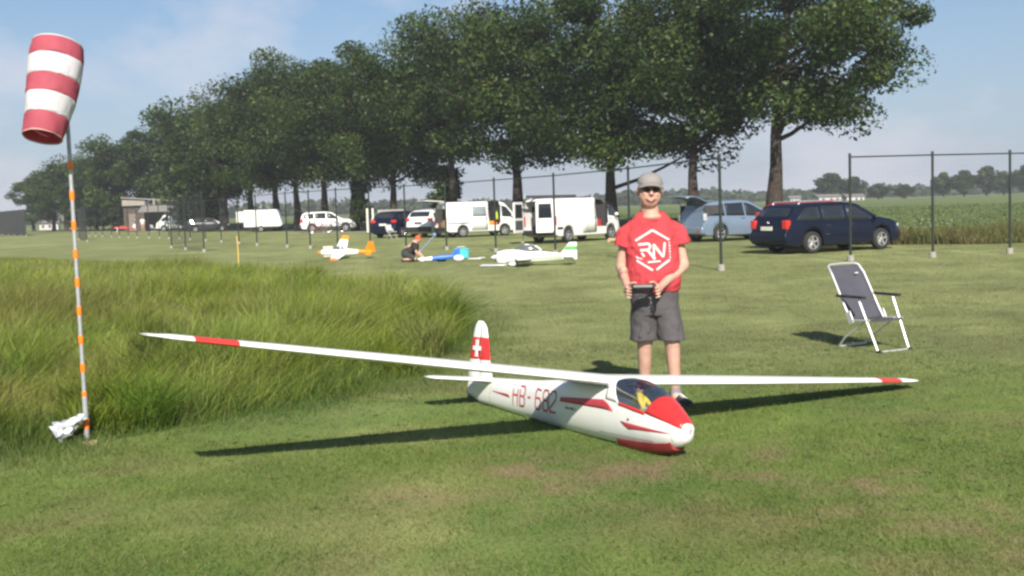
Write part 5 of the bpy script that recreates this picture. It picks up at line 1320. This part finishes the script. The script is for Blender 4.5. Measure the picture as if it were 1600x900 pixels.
VAN_ROOF = lambda L, H: [(-L / 2, H - .12), (-L / 2 + .06, H - .03), (-L / 2 + .3, H), (L / 2 - 1.75, H), (L / 2 - 1.45, H - .06), (L / 2 - .75, H * .62), (L / 2 - .30, H * .52), (L / 2 - .08, H * .42), (L / 2, H * .28)]
def van_door_open(c, gap, zlo, zhi):
    m = MB(); e = .02
    for (x0, x1, z0, z1) in ((gap[0] - e, gap[0] + e, zlo, zhi), (gap[1] - e, gap[1] + e, zlo, zhi), (gap[0], gap[1], zlo - .04, zlo + .02)):
        m.box(((x0 + x1) / 2, -(c.W / 2 - .06), (z0 + z1) / 2), (x1 - x0, .06, z1 - z0))
    m.build('door_frame', trim_k, c.root, smooth=0)
    MB().box(((gap[0] + gap[1]) / 2 - .4, 0, .44), (c.L * .62, c.W * .86, .05)).build('load_floor', inner_l, c.root, smooth=0)
    MB().box((gap[1] + .02, .0, 1.05), (.05, c.W * .84, 1.2)).build('bulkhead', inner_m, c.root, smooth=0)
    MB().box((0 - .4, c.W / 2 - .10, 1.05), (c.L * .62, .03, 1.1)).build('wall_lining', inner_l, c.root, smooth=0)

# ---- white van, twin rear doors open
L_, H_ = 4.80, 1.94
gap = (.42, 1.22)
c = Car('panel_van', 'white panel van with both rear doors and side door open', 'van', (2.91, 50.43), 47, paint_white, L_, 1.90, VAN_ROOF(L_, H_), [(-2.4, 1.12), (.9, 1.10), (1.6, 1.02), (2.4, .66)], zb=.26, wheels=(-1.52, 1.48), r=.33,
        plan=[(-2.4, .985), (-2.2, 1), (1.5, 1), (2.05, .93), (2.4, .74)], tumble=.12, open_rear=True, gap=gap)
van_door_open(c, gap, .46, 1.72)
c.side('window', [(1.30, 1.12, 1.66), (1.52, 1.10, 1.60), (1.98, 1.06, 1.14)], glass_dk); c.top('windscreen', 1.0, 1.60, .10, glass_dk); c.mirrors(1.75, 1.1)
c.side('door_handle', [(1.32, .95, 1.03), (1.40, .95, 1.03)], trim_k, .02, nx=3); c.side('slide_rail', [(-1.9, 1.02, 1.045), (.36, 1.02, 1.045)], trim_k, .008); c.line([(1.26, .45), (1.26, 1.75)]); c.line([(2.0, .50), (1.95, 1.08)])
c.side('sliding_door', [(-.62, .44, 1.74), (.34, .44, 1.74)], paint_white, .055, sides=(-1,)); c.side('door_handle', [(.24, .98, 1.10), (.30, .98, 1.10)], trim_k, .075, sides=(-1,), nx=3)
c.side('bump_strip', [(-2.3, .60, .70), (-1.95, .60, .70)], trim_k, .012); c.bx_('tail_lamp', (-2.37, .90, .98), (.06, .10, .38), lamp_r, .01, None, True); c.bx_('bumper', (-2.44, 0, .46), (.16, 1.84, .22), trim_k, .04)
def rear_leaf(c, sd, ang, w_, z0, z1, win, low=True):
    """rear door leaf hinged at the corner; built flat, then swung"""
    hinge = Vector((-c.L / 2 - .02, sd * (c.W / 2 - .05), 0)); mt = Matrix.Translation(hinge) @ Matrix.Rotation(ang, 4, 'Z')
    n_ = [(0, z0), (w_, z0), (w_, z1 - .05), (w_ - .06, z1), (.10, z1), (.02, z1 - .25)]
    m = MB(); m.prism(n_, -.03, .03, 'y'); m.xf(mt); d = m.build('rear_door', c.paint, c.root, smooth=30, bevel=.01)
    m = MB(); m.prism([(.13, win), (w_ - .10, win), (w_ - .12, z1 - .10), (.17, z1 - .10)], -.036, .036, 'y'); m.xf(mt); m.build('window', glass_dk, d, smooth=0, bevel=.005)
    if low:
        m = MB(); m.prism([(.13, z0 + .12), (w_ - .10, z0 + .12), (w_ - .10, win - .10), (.13, win - .10)], -.035, .035, 'y'); m.xf(mt); m.build('inner_panel', M('panel_grey', (.07, .07, .075), rough=.7), d, smooth=0, bevel=.005)
    return d
rear_leaf(c, 1, R(-168), .86, .48, 1.82, 1.12, True); rear_leaf(c, -1, R(152), .86, .48, 1.82, 1.10, False)
cargo(c.root, [('cargo_box', (.65, -.35, .66), (.30, .45, .40), blue_box), ('cargo_box', (1.02, -.40, .70), (.28, .4, .48), red_box), ('cargo_box', (-1.9, -.3, .66), (.5, .6, .4), card), ('cargo_box', (-1.8, .45, .9), (.6, .5, .9), inner_m)])
m = MB(); m.tube([(-3.0, .25, H_ + .10), (.4, .25, H_ + .10)], .055, 10); ot = m.build('roof_tube', M('tube_dark', (.05, .05, .055), rough=.5), c.root)
MB().tube([(-3.03, .25, H_ + .10), (-3.0, .25, H_ + .10)], .06, 10).build('end_cap', pale_box, ot)
for x in (-1.9, -.2): MB().box((x, 0, H_ + .03), (.05, 1.5, .03)).build('roof_bar', trim_k, c.root, smooth=0)

# ---- white van with lifted hatch
L_, H_ = 4.60, 1.98; gap = (.30, 1.02)
c = Car('delivery_van', 'white van with raised rear hatch and an orange model inside its open side door', 'van', (-1.81, 63.9), 25, paint_white, L_, 1.72,
        [(-2.30, H_ - .35), (-2.27, H_ - .08), (-2.1, H_), (1.0, H_), (1.35, H_ - .12), (1.95, 1.18), (2.15, 1.02), (2.27, .75), (2.30, .5)], [(-2.3, 1.08), (1.2, 1.08), (1.9, 1.0), (2.3, .66)], zb=.28, wheels=(-1.28, 1.29), r=.31,
        plan=[(-2.3, .985), (-2.1, 1), (1.6, 1), (2.1, .93), (2.3, .80)], tumble=.13, open_rear=True, gap=gap)
van_door_open(c, gap, .48, 1.78)
c.side('sliding_door', [(-.80, .42, 1.82), (.22, .42, 1.82)], paint_white, .055, sides=(-1,)); c.side('window', [(-.70, 1.16, 1.70), (.12, 1.16, 1.70)], M('glass_pale', (.22, .25, .26), rough=.1, spec=.8), .070, sides=(-1,)); c.side('window', [(1.12, 1.10, 1.74), (1.42, 1.08, 1.64), (1.85, 1.05, 1.12)], glass_dk)
c.side('window', [(-.70, 1.16, 1.70), (.12, 1.16, 1.70)], glass_dk, .01, sides=(1,)); c.top('windscreen', 1.38, 1.92, .10, glass_dk); c.mirrors(1.72, 1.08); c.line([(1.06, .45), (1.06, 1.8)]); c.side('slide_rail', [(-2.2, .78, .83), (-.85, .78, .83)], trim_k, .012); c.side('door_handle', [(.08, .96, 1.08), (.14, .96, 1.08)], trim_k, .075, sides=(-1,), nx=3)
c.side('door_handle', [(1.14, .94, 1.00), (1.24, .94, 1.00)], trim_k, .02, nx=3); c.bx_('bumper', (-2.34, 0, .48), (.14, 1.64, .22), trim_k, .04); c.bx_('tail_lamp', (-2.28, .80, .92), (.06, .10, .36), lamp_r, .01, None, True)
m = MB(); m.box((-2.85, 0, 2.06), (1.20, 1.54, .05), (0, R(4), 0)); hg = m.build('rear_hatch', paint_white, c.root, bevel=.02)
MB().box((-2.95, 0, 2.025), (.62, 1.2, .03), (0, R(4), 0)).build('window', glass_dk, hg, smooth=0)
for sd in (-1, 1): MB().tube([(-2.30, sd * .74, 1.50), (-2.8, sd * .74, 2.02)], .014, 6).build('gas_strut', trim_k, hg)
cargo(c.root, [('cargo_box', (-1.9, -.3, .72), (.55, .7, .5), card), ('cargo_box', (-2.0, .4, .66), (.4, .5, .35), M('box_brown', (.22, .09, .05), rough=.8)), ('cargo_crate', (-1.7, .1, 1.2), (.5, .9, .35), inner_m)])
om = M('model_orange', (.90, .24, .01), rough=.4); om2 = M('model_orange_red', (.80, .10, .01), rough=.4)
mp = thing('packed_model', 'orange model aircraft lying inside the open side door of the white van', 'model aircraft', (-1.81, 63.9, .47), R(25))
rings = [[(x, -.42 + r_ * math.cos(a), .22 + r_ * 1.1 * math.sin(a)) for a in [2 * math.pi * j / 14 for j in range(14)]] for x, r_ in ((.31, .10), (.40, .14), (.6, .17), (.8, .15), (.95, .09))]
m = MB(); m.loft(rings); m.build('fuselage', om, mp, smooth=60); MB().box((.62, -.45, .05), (.58, .5, .05)).build('wing', om2, mp, bevel=.015)
hv = MB(); hv.cap((.92, -.55, 1.28), (.93, -.55, 1.02), .085, .11, 10, 3, .5, (1, 0, 0)); hv.tube([(.93, -.55, 1.36), (.93, -.55, 1.45)], .008, 6)
ho = hv.build('safety_vest', M('vest_yellow', (.55, .75, .04), rough=.7), None, loc=(-1.81, 63.9, 0), rot=(0, 0, R(25))); tag(ho, 'bright yellow vest hanging inside the open white van', 'vest')

# ---- white crossover and dark blue hatchback, seen from behind
c = Car('crossover_car', 'white crossover car seen from behind between the dark blue car and the white van', 'car', (-4.37, 67.2), 64, paint_white, 4.4, 1.82,
        [(-2.2, .62), (-2.18, .98), (-2.10, 1.15), (-1.86, 1.45), (-1.55, 1.58), (-.3, 1.64), (.35, 1.57), (1.15, 1.10), (1.75, .98), (2.1, .78), (2.2, .5)], [(-2.2, 1.0), (-1, 1.0), (.6, .96), (1.3, .92), (2.2, .7)], r=.34, wheels=(-1.33, 1.33))
c.side('window', [(-1.72, 1.08, 1.40), (-.95, 1.05, 1.50)], glass_dk); c.side('window', [(-.88, 1.05, 1.50), (.2, 1.02, 1.48), (.85, 1.0, 1.12)], glass_dk); c.top('rear_window', -2.06, -1.78, .12, glass_dk); c.top('windscreen', .45, 1.08, .08, glass_dk)
c.bx_('tail_lamp', (-2.10, .74, 1.06), (.20, .26, .16), lamp_r, .03, None, True); c.bx_('number_plate', (-2.22, 0, .86), (.02, .5, .11), M('plate_dark', (.10, .10, .10), rough=.4), .003); c.bx_('bumper', (-2.2, 0, .48), (.2, 1.7, .3), trim_k, .05); c.mirrors(.9, 1.0)
c = Car('family_car', 'dark blue car seen from behind beside the white gate posts', 'car', (-6.55, 68.3), 64, paint_dkblue, 4.4, 1.78,
        [(-2.2, .60), (-2.18, .96), (-2.08, 1.12), (-1.84, 1.44), (-1.5, 1.55), (-.3, 1.58), (.35, 1.52), (1.15, 1.06), (1.75, .95), (2.1, .75), (2.2, .5)], [(-2.2, .96), (-1, .97), (.6, .93), (1.3, .90), (2.2, .68)], r=.32, wheels=(-1.33, 1.33))
c.side('window', [(-1.70, 1.04, 1.38), (-.95, 1.02, 1.45)], glass_dk); c.side('window', [(-.88, 1.02, 1.45), (.2, 1.0, 1.43), (.85, .97, 1.08)], glass_dk); c.top('rear_window', -2.04, -1.78, .12, glass_dk); c.top('windscreen', .45, 1.08, .08, glass_dk)
c.bx_('tail_lamp', (-2.08, .70, .98), (.22, .30, .17), lamp_r, .03, None, True); c.bx_('number_plate', (-2.22, 0, .80), (.02, .5, .12), plate_m, .003); c.bx_('bumper', (-2.2, 0, .46), (.2, 1.66, .3), paint_dkblue, .05); c.mirrors(.9, .98)

# ---- white off-road car, tailgate up
c = Car('offroad_car', 'white off-road car with raised tailgate and bicycles leaning on its side', 'car', (-15.0, 92.4), 12, paint_white, 4.5, 1.82,
        [(-2.25, .66), (-2.22, 1.10), (-2.05, 1.50), (-1.9, 1.62), (-1.5, 1.68), (-.2, 1.70), (.35, 1.62), (1.0, 1.16), (1.7, 1.04), (2.1, .86), (2.25, .55)], [(-2.2, 1.06), (-1, 1.08), (.6, 1.04), (1.2, .98), (2.2, .74)], zb=.30, r=.35, wheels=(-1.32, 1.38), open_rear=True)
c.side('window', [(-1.95, 1.16, 1.46), (-1.15, 1.14, 1.58)], glass_dk); c.side('window', [(-1.05, 1.14, 1.58), (-.18, 1.12, 1.60)], glass_dk); c.side('window', [(-.08, 1.12, 1.60), (.28, 1.10, 1.53), (.85, 1.08, 1.16)], glass_dk); c.top('windscreen', .45, .95, .08, glass_dk)
MB().box((-1.3, 0, 1.05), (.04, 1.5, 1.1)).build('seat_back', inner_m, c.root, smooth=0); c.bx_('bumper', (-2.26, 0, .52), (.22, 1.7, .32), trim_k, .05); c.bx_('tail_lamp', (-2.12, .84, 1.0), (.20, .10, .30), lamp_r, .02, None, True); c.mirrors(.75, 1.1)
c.side('lower_cladding', [(-1.0, .34, .50), (1.0, .34, .50)], trim_k, .012)
m = MB(); m.box((-2.45, 0, 1.86), (1.10, 1.46, .05), (0, R(18), 0)); tgo = m.build('tailgate', trim_k, c.root, bevel=.02)
# ---- black hatchback far left
c = Car('saloon_car', 'black car parked in the shade of the trees left of the white trailer', 'car', (-31.2, 116.2), 14, paint_black, 4.3, 1.75,
        [(-2.15, .60), (-2.1, 1.0), (-1.8, 1.30), (-1.3, 1.45), (0, 1.48), (.35, 1.44), (1.1, 1.02), (1.7, .92), (2.15, .5)], [(-2.15, .93), (.6, .9), (1.2, .88), (2.15, .66)], r=.31, wheels=(-1.3, 1.3))
c.side('window', [(-1.5, .98, 1.30), (-.6, .98, 1.36)], glass_dk); c.side('window', [(-.5, .98, 1.36), (.25, .96, 1.34), (.8, .95, 1.02)], glass_dk); c.top('windscreen', .4, 1.05, .08, glass_dk); c.mirrors(.8, .95); c.bx_('head_lamp', (2.0, .62, .70), (.2, .3, .15), lamp_c, .03, None, True)
# ---- camper under the lean-to
c = Car('camper_van', 'white camper van parked beside the wooden shed', 'van', (-39.0, 132.0), 186, paint_white, 4.9, 1.9, [(-2.45, 2.0), (-2.4, 2.25), (-2.2, 2.35), (.9, 2.35), (1.25, 2.25), (1.9, 1.30), (2.3, 1.05), (2.42, .8), (2.45, .5)], [(-2.45, 1.2), (1.2, 1.2), (1.9, 1.1), (2.45, .7)], zb=.3, wheels=(-1.5, 1.5), r=.33, tumble=.08)
c.side('window', [(-1.9, 1.30, 1.80), (-.9, 1.30, 1.80)], glass_dk); c.side('window', [(-.4, 1.30, 1.80), (.5, 1.30, 1.80)], glass_dk); c.side('window', [(1.0, 1.25, 1.9), (1.75, 1.2, 1.4)], glass_dk); c.top('windscreen', 1.3, 1.85, .1, glass_dk); c.side('stripe', [(-2.3, .95, 1.03), (1.8, .95, 1.03)], M('stripe_grey', (.2, .2, .22)), .01)

# ---- white box trailer
t = thing('box_trailer', 'white enclosed box trailer with double side panels parked under the trees', 'trailer', (-23.2, 105.0, 0), R(6))
m = MB(); m.prism([(-1.55, .48), (1.75, .48), (1.95, .62), (1.80, 1.10), (1.55, 2.05), (-1.55, 2.05)], -.85, .85, 'y'); bdy = m.build('box_body', paint_white, t, bevel=.04)
for x0, x1 in ((-1.42, -.62), (-.52, .38), (.48, 1.28)):
    MB().box(((x0 + x1) / 2, -.858, 1.28), (x1 - x0, .02, 1.30)).build('side_panel', paint_white, t, smooth=0, bevel=.006)
for x in (-.57, .43): MB().box((x, -.865, 1.28), (.035, .02, 1.34)).build('seam', M('seam_grey', (.30, .30, .31)), t, smooth=0)
for x in (-.75, 1.1): MB().box((x, -.88, 1.2), (.14, .03, .05)).build('latch', trim_k, t, smooth=0)
for x in (0.0,):
    for sd in (-1, 1): wheel_at(x, sd * .90, .29, t, hubcap); 
MB().box((0, 0, .42), (3.2, 1.5, .12)).build('chassis', trim_k, t, smooth=0); MB().tube([(1.7, 0, .42), (2.9, 0, .44)], .05, 8).build('drawbar', trim_k, t); MB().tube([(2.7, 0, .55), (2.7, 0, .05)], .03, 8).build('jockey_wheel', trim_k, t)
MB().box((-1.95, -.45, 1.45), (.75, .05, 1.0), (0, 0, R(-28))).build('rear_door', paint_white, t, smooth=0, bevel=.01)
for sd in (-1, 1): MB().box((-1.56, sd * .7, .56), (.05, .25, .10)).build('tail_lamp', lamp_r, t, smooth=0)

# ---- bicycles leaning on the off-road car
def bicycle(loc, rz, label, col):
    b_ = thing('bicycle', label, 'bicycle', (loc[0], loc[1], 0), rz); fm = M('bike_' + str(col), col, rough=.35, coat=.5)
    for x in (-.52, .52):
        w_ = MB().torus((x, 0, .34), .325, .020, 'y', 28, 6).build('wheel', tyre_m, b_); m = MB(); m.torus((x, 0, .34), .30, .008, 'y', 28, 5)
        for k in range(10):
            a = math.pi * 2 * k / 10; m.tube([(x, 0, .34), (x + .30 * math.cos(a), 0, .34 + .30 * math.sin(a))], .0025, 3)
        m.build('rim', rim_m, w_)
    m = MB()
    for p, q in (((-.52, 0, .34), (-.08, 0, .30)), ((-.52, 0, .34), (-.20, 0, .80)), ((-.08, 0, .30), (-.22, 0, .88)), ((-.08, 0, .30), (.36, 0, .72)), ((-.20, 0, .80), (.35, 0, .80)), ((.34, 0, .86), (.52, 0, .34))): m.tube([p, q], .018, 8)
    m.build('frame', fm, b_); MB().ell((-.24, 0, .92), (.13, .07, .035), 12, 6).build('saddle', trim_k, b_)
    MB().tube([(.24, -.28, .98), (.32, -.20, 1.0), (.34, 0, .96), (.32, .20, 1.0), (.24, .28, .98)], .014, 6).build('handlebar', trim_k, b_); MB().torus((-.08, 0, .30), .08, .010, 'y', 16, 5).build('chainring', trim_k, b_)
bicycle((-15.6, 90.95), R(12), 'red bicycle leaning against the white off-road car', (.35, .02, .03)); bicycle((-14.3, 91.15), R(14), 'black bicycle leaning against the white off-road car', (.02, .02, .02))

# ---- small folding chair by the dark blue car, crate by the vans, etc.
fc = thing('camp_stool', 'silver framed folding chair standing behind the dark blue car', 'chair', (-6.7, 63.4, 0), R(-40))
for sd in (-1, 1):
    MB().tube([(.22, sd * .22, .02), (-.18, sd * .22, .62)], .014, 6).build('leg', alu_s, fc); MB().tube([(-.25, sd * .22, .02), (.2, sd * .22, .45)], .014, 6).build('leg', alu_s, fc); MB().tube([(-.15, sd * .22, .42), (-.30, sd * .22, .85)], .014, 6).build('back_tube', alu_s, fc)
MB().box((0, 0, .43), (.40, .44, .03)).build('seat', pale_box, fc, bevel=.01); MB().box((-.24, 0, .66), (.03, .44, .36), (0, R(-18), 0)).build('backrest', pale_box, fc, bevel=.01)
rc = copy_tree(fc); rc.location = (-41.0, 129.0, 0); rc.rotation_euler = (0, 0, R(60)); rc['label'] = 'folding chair standing in front of the shed beside the far person in white'
pp = MB().tube([(0, 0, 0), (.0, 0, 1.0)], .018, 8).ell((0, 0, .04), (.10, .10, .04), 12, 6).build('umbrella_stand', alu_s, None, loc=(.55, 49.6, 0)); tag(pp, 'thin pale stand on the grass behind the open rear doors of the white van', 'stand')
sk = MB().tube([(0, 0, .05), (.55, .1, .62)], .022, 8).ell((.0, 0, .06), (.09, .09, .06), 10, 6).ell((.57, .1, .66), (.07, .05, .09), 10, 6).build('starter_stick', M('stick_bluegrey', (.16, .22, .34), rough=.5), None, loc=(-3.45, 42.5, 0)); tag(sk, 'blue-grey electric starter standing behind the kneeling man', 'tool')

# ================================================================== MODEL AIRCRAFT ON THE GRASS
m_white = M('model_white', (.80, .80, .78), rough=.35, coat=.3, var=.03); m_green = M('model_green', (.10, .36, .10), rough=.4); m_blue = M('model_blue', (.02, .13, .50), rough=.4); m_orange = M('model_orange2', (.95, .25, .01), rough=.45); m_teal = M('teal_plastic', (.05, .42, .48), rough=.4); m_smoke = M('smoke_canopy', (.10, .11, .12), rough=.15, spec=.8)
def plane_body(root, secs, mat, name='fuselage', n=16, p=2.6):
    rings = []
    for x, zc, ry, rz in secs:
        rings.append([(x, ry * math.copysign(abs(math.cos(a)) ** (2 / p), math.cos(a)), zc + rz * math.copysign(abs(math.sin(a)) ** (2 / p), math.sin(a))) for a in [2 * math.pi * j / n for j in range(n)]])
    m = MB(); m.loft(rings); return m.build(name, mat, root, smooth=50)
def plane_wing(root, y0, y1, x_le0, c0, x_le1, c1, z0, z1, mat, name='wing', parent=None):
    rings = []
    for i in range(7):
        t_ = i / 6; ch_ = c0 + (c1 - c0) * t_; le_ = x_le0 + (x_le1 - x_le0) * t_
        rings.append([(le_ - cc * ch_, y0 + (y1 - y0) * t_, z0 + (z1 - z0) * t_ + k * ch_ * 1.15) for cc, k in AIR])
    m = MB(); m.loft(rings); return m.build(name, mat, parent or root, smooth=50)
def plane_fin(root, pts, mat, th=.016, name='fin', y=0):
    m = MB(); m.prism(pts, y - th / 2, y + th / 2, 'y'); return m.build(name, mat, root, smooth=30, bevel=.005)

# orange and white low-wing model, banked with one wing tip up (nose towards the tall grass)
p = thing('model_aeroplane', 'white model aeroplane with bright orange tail and wing tips tilted onto one wing', 'model aeroplane', (-5.95, 39.3, 0.0), R(176)); p.rotation_euler = (R(-21), R(-1.0), R(176)); p.location = (-5.95, 39.3, .14)
plane_body(p, [(.72, .10, .05, .05), (.66, .10, .11, .10), (.45, .11, .12, .115), (.0, .12, .12, .13), (-.4, .11, .10, .10), (-.62, .11, .075, .075)], m_white); plane_body(p, [(-.62, .11, .076, .076), (-.9, .115, .055, .055), (-1.12, .12, .03, .045)], m_orange, 'tail_cone'); plane_body(p, [(.72, .10, .051, .051), (.78, .10, .04, .04), (.84, .10, .008, .008)], m_orange, 'spinner')
for sd in (-1, 1):
    w_ = plane_wing(p, sd * .05, sd * .85, .30, .46, .20, .30, .05, .21, m_white); plane_wing(p, sd * .85, sd * 1.12, .20, .30, .16, .24, .21, .25, m_orange, 'wing_tip', w_); plane_wing(p, sd * .02, sd * .36, -.86, .24, -.93, .17, .14, .15, m_orange, 'tailplane')
plane_fin(p, [(-.84, .14), (-1.02, .50), (-1.17, .50), (-1.22, .10), (-1.05, .08)], m_orange); MB().ell((.08, 0, .24), (.22, .075, .09), 14, 8).build('canopy', m_smoke, p)
bx = MB().box((0, 0, .19), (.36, .3, .36)); bx.box((.0, 0, .385), (.38, .32, .03)); bo = bx.build('flight_box', M('box_cream', (.62, .58, .46), rough=.6), None, bevel=.015, loc=(-6.72, 41.2, 0), rot=(0, 0, .25)); tag(bo, 'cream flight box standing behind the orange and white model', 'box')
MB().torus((.10, -.16, .20), .10, .02, 'y', 18, 6).build('hose_reel', trim_k, bo)

# white and green model with tail to the right, towards the man
p = thing('model_aeroplane', 'white model aeroplane with green stripes and dark canopy standing on the lawn', 'model aeroplane', (.62, 30.9, 0), R(174))
plane_body(p, [(1.02, .26, .10, .10), (.98, .26, .16, .16), (.75, .27, .19, .19), (.35, .27, .17, .19), (-.1, .25, .14, .16), (-.8, .23, .07, .09), (-1.15, .23, .03, .06)], m_white); plane_body(p, [(1.02, .26, .07, .07), (1.10, .26, .05, .05), (1.18, .26, .008, .008)], m_white, 'spinner')
MB().box((1.06, 0, .26), (.02, .06, .42), (R(62), 0, 0)).build('propeller', trim_k, p, bevel=.006); MB().ell((.18, 0, .43), (.36, .12, .15), 16, 10).build('canopy', m_smoke, p)
m = MB(); m.tube([(.45, 0, .44), (.2, 0, .585), (-.1, 0, .52), (-.22, 0, .42)], .02, 8); m.build('canopy_frame', m_white, p)
for sd in (-1, 1):
    w_ = plane_wing(p, sd * .10, sd * .98, .52, .48, .36, .30, .20, .22, m_white); plane_wing(p, sd * .60, sd * .74, .435, .372, .405, .345, .215, .219, m_green, 'green_band', w_); plane_wing(p, sd * .02, sd * .42, -.82, .28, -.92, .2, .24, .24, m_white, 'tailplane')
    MB().tube([(.48, sd * .12, .14), (.55, sd * .30, .07)], .016, 8).build('gear_leg', m_white, p); MB().ell((.55, sd * .31, .07), (.12, .04, .05), 12, 8).build('wheel_pant', m_white, p); MB().torus((.55, sd * .31, .05), .036, .014, 'y', 16, 6).build('wheel', tyre_m, p)
    rows = [[(x, sd * (yw + .004), z) for z in (zc - .012, zc + .022)] for x, yw, zc in ((.5, .178, .31), (.2, .166, .31), (-.1, .142, .29), (-.5, .106, .26), (-.8, .072, .245), (-1.1, .036, .235))]; m = MB(); m.loft(rows, caps=False, closed=False); m.build('green_stripe', m_green, p, smooth=60, solid=.003)
    rows = [[(x, sd * (yw + .004), z) for z in (zc - .012, zc + .010)] for x, yw, zc in ((.5, .172, .20), (.2, .160, .20), (-.1, .136, .20), (-.5, .10, .20), (-.8, .067, .20))]; m = MB(); m.loft(rows, caps=False, closed=False); m.build('green_stripe', m_green, p, smooth=60, solid=.003)
f_ = plane_fin(p, [(-.72, .28), (-1.0, .62), (-1.20, .62), (-1.20, .14), (-1.0, .18)], m_white); plane_fin(p, [(-.83, .40), (-.92, .51), (-1.203, .51), (-1.203, .40)], m_green, .024, 'green_band').parent = f_
MB().tube([(-1.05, 0, .16), (-1.15, 0, .03)], .010, 6).build('tail_wheel_leg', trim_k, p)
wp = MB(); rings = [[(.55 * 1 - cc * .34 + 0, y, .03 + k * .34) for cc, k in AIR] for y in np.linspace(-.36, .36, 5)]; wp.loft(rings); wo = wp.build('spare_wing', m_white, None, loc=(-.62, 30.6, .0), rot=(0, 0, R(70))); tag(wo, 'loose white wing panel lying on the grass before the green and white model', 'wing panel')

# blue model being assembled, box and helmet beside the kneeling man
p = thing('model_aeroplane', 'blue model aeroplane being assembled in front of the kneeling man', 'model aeroplane', (-2.18, 35.2, 0), R(184))
plane_body(p, [(.62, .07, .03, .03), (.5, .08, .06, .06), (.3, .09, .07, .07)], m_white); plane_body(p, [(.3, .09, .071, .071), (.0, .11, .08, .09), (-.3, .13, .06, .07), (-.55, .15, .03, .04)], m_blue, 'rear_fuselage'); plane_fin(p, [(-.30, .16), (-.42, .36), (-.58, .38), (-.58, .12)], m_blue)
for sd in (-1, 1): plane_wing(p, sd * .05, sd * .55, .15, .30, .10, .22, .07, .09, m_blue); plane_wing(p, sd * .02, sd * .26, -.40, .18, -.44, .13, .16, .17, m_blue, 'tailplane')
hl = MB().ell((0, 0, .10), (.17, .13, .105), 18, 12).build('white_canister', m_white, None, loc=(-1.62, 34.7, 0)); tag(hl, 'rounded white cover lying on the grass beside the blue model', 'cover')
wc = MB().ell((0, 0, .075), (.11, .10, .08), 14, 10).cap((-.12, .02, .09), (-.02, .0, .10), .03, .04).build('engine_cowl', m_white, None, loc=(-2.78, 35.05, 0)); tag(wc, 'white engine cowl held by the kneeling man', 'cowl')
tb = thing('tool_box', 'turquoise plastic tool box standing between two model aeroplanes', 'tool box', (-1.62, 36.6, 0), .1)
MB().box((0, 0, .15), (.46, .28, .28)).build('case', m_teal, tb, bevel=.025); MB().box((0, 0, .31), (.48, .30, .05)).build('lid', m_teal, tb, bevel=.015); MB().tube([(-.12, 0, .33), (-.12, 0, .38), (.12, 0, .38), (.12, 0, .33)], .014, 8).build('handle', pale_box, tb)
fl = MB().box((0, 0, .03), (.42, .16, .05)).box((.2, .1, .05), (.22, .05, .04), (0, 0, .6)).build('parts_tray', pale_box, None, bevel=.008, loc=(-1.15, 35.6, 0), rot=(0, 0, -.2)); tag(fl, 'grey parts tray lying right of the turquoise tool box', 'tray')
# far red and white model by the shed
p = thing('model_aeroplane', 'distant red and white model aeroplane parked before the wooden shed', 'model aeroplane', (-45.2, 131.5, 0), R(172))
plane_body(p, [(1.3, .55, .05, .05), (1.1, .55, .16, .16), (.3, .55, .17, .18), (-.6, .52, .10, .11), (-1.3, .5, .04, .05)], M('model_red', (.5, .04, .04), rough=.4)); plane_fin(p, [(-1.0, .5), (-1.2, .95), (-1.4, .95), (-1.4, .45)], m_white)
for sd in (-1, 1): plane_wing(p, sd * .1, sd * 1.2, .6, .5, .45, .35, .45, .55, m_white); MB().tube([(.7, sd * .2, .45), (.75, sd * .4, .05)], .03, 6).build('gear_leg', m_white, p)
# two small bits on the grass by the open van
for i, (x, y, mt, lb) in enumerate(((4.55, 46.9, m_white, 'small white canister lying on the grass behind the man in red'), (4.2, 47.4, card, 'small brown toolbag lying on the grass behind the man in red'))):
    tag(MB().cap((0, 0, .10), (.22, .02, .10), .09, .07).box((-.05, 0, .08), (.1, .16, .14)).build('canister' if i == 0 else 'tool_bag', mt, None, loc=(x, y, 0)), lb, 'canister' if i == 0 else 'bag')

# ================================================================== AIR
hz = MB().box((0, 1850, 9.5), (5200, 4500, 21.0)).build('haze', M('haze_dummy', (.8, .8, .8)), None, smooth=0)
hm_ = bpy.data.materials.new('haze_air'); hm_.use_nodes = True; hn = hm_.node_tree.nodes; hn.remove(hn['Principled BSDF'])
pv = hn.new('ShaderNodeVolumePrincipled'); pv.inputs['Color'].default_value = (.86, .90, .98, 1); pv.inputs['Density'].default_value = HAZE; pv.inputs['Anisotropy'].default_value = 0.0
hm_.node_tree.links.new(pv.outputs[0], hn['Material Output'].inputs['Volume'])
hz.data.materials.clear(); hz.data.materials.append(hm_); tag(hz, 'thin summer haze over the whole airfield', 'haze', kind='stuff')
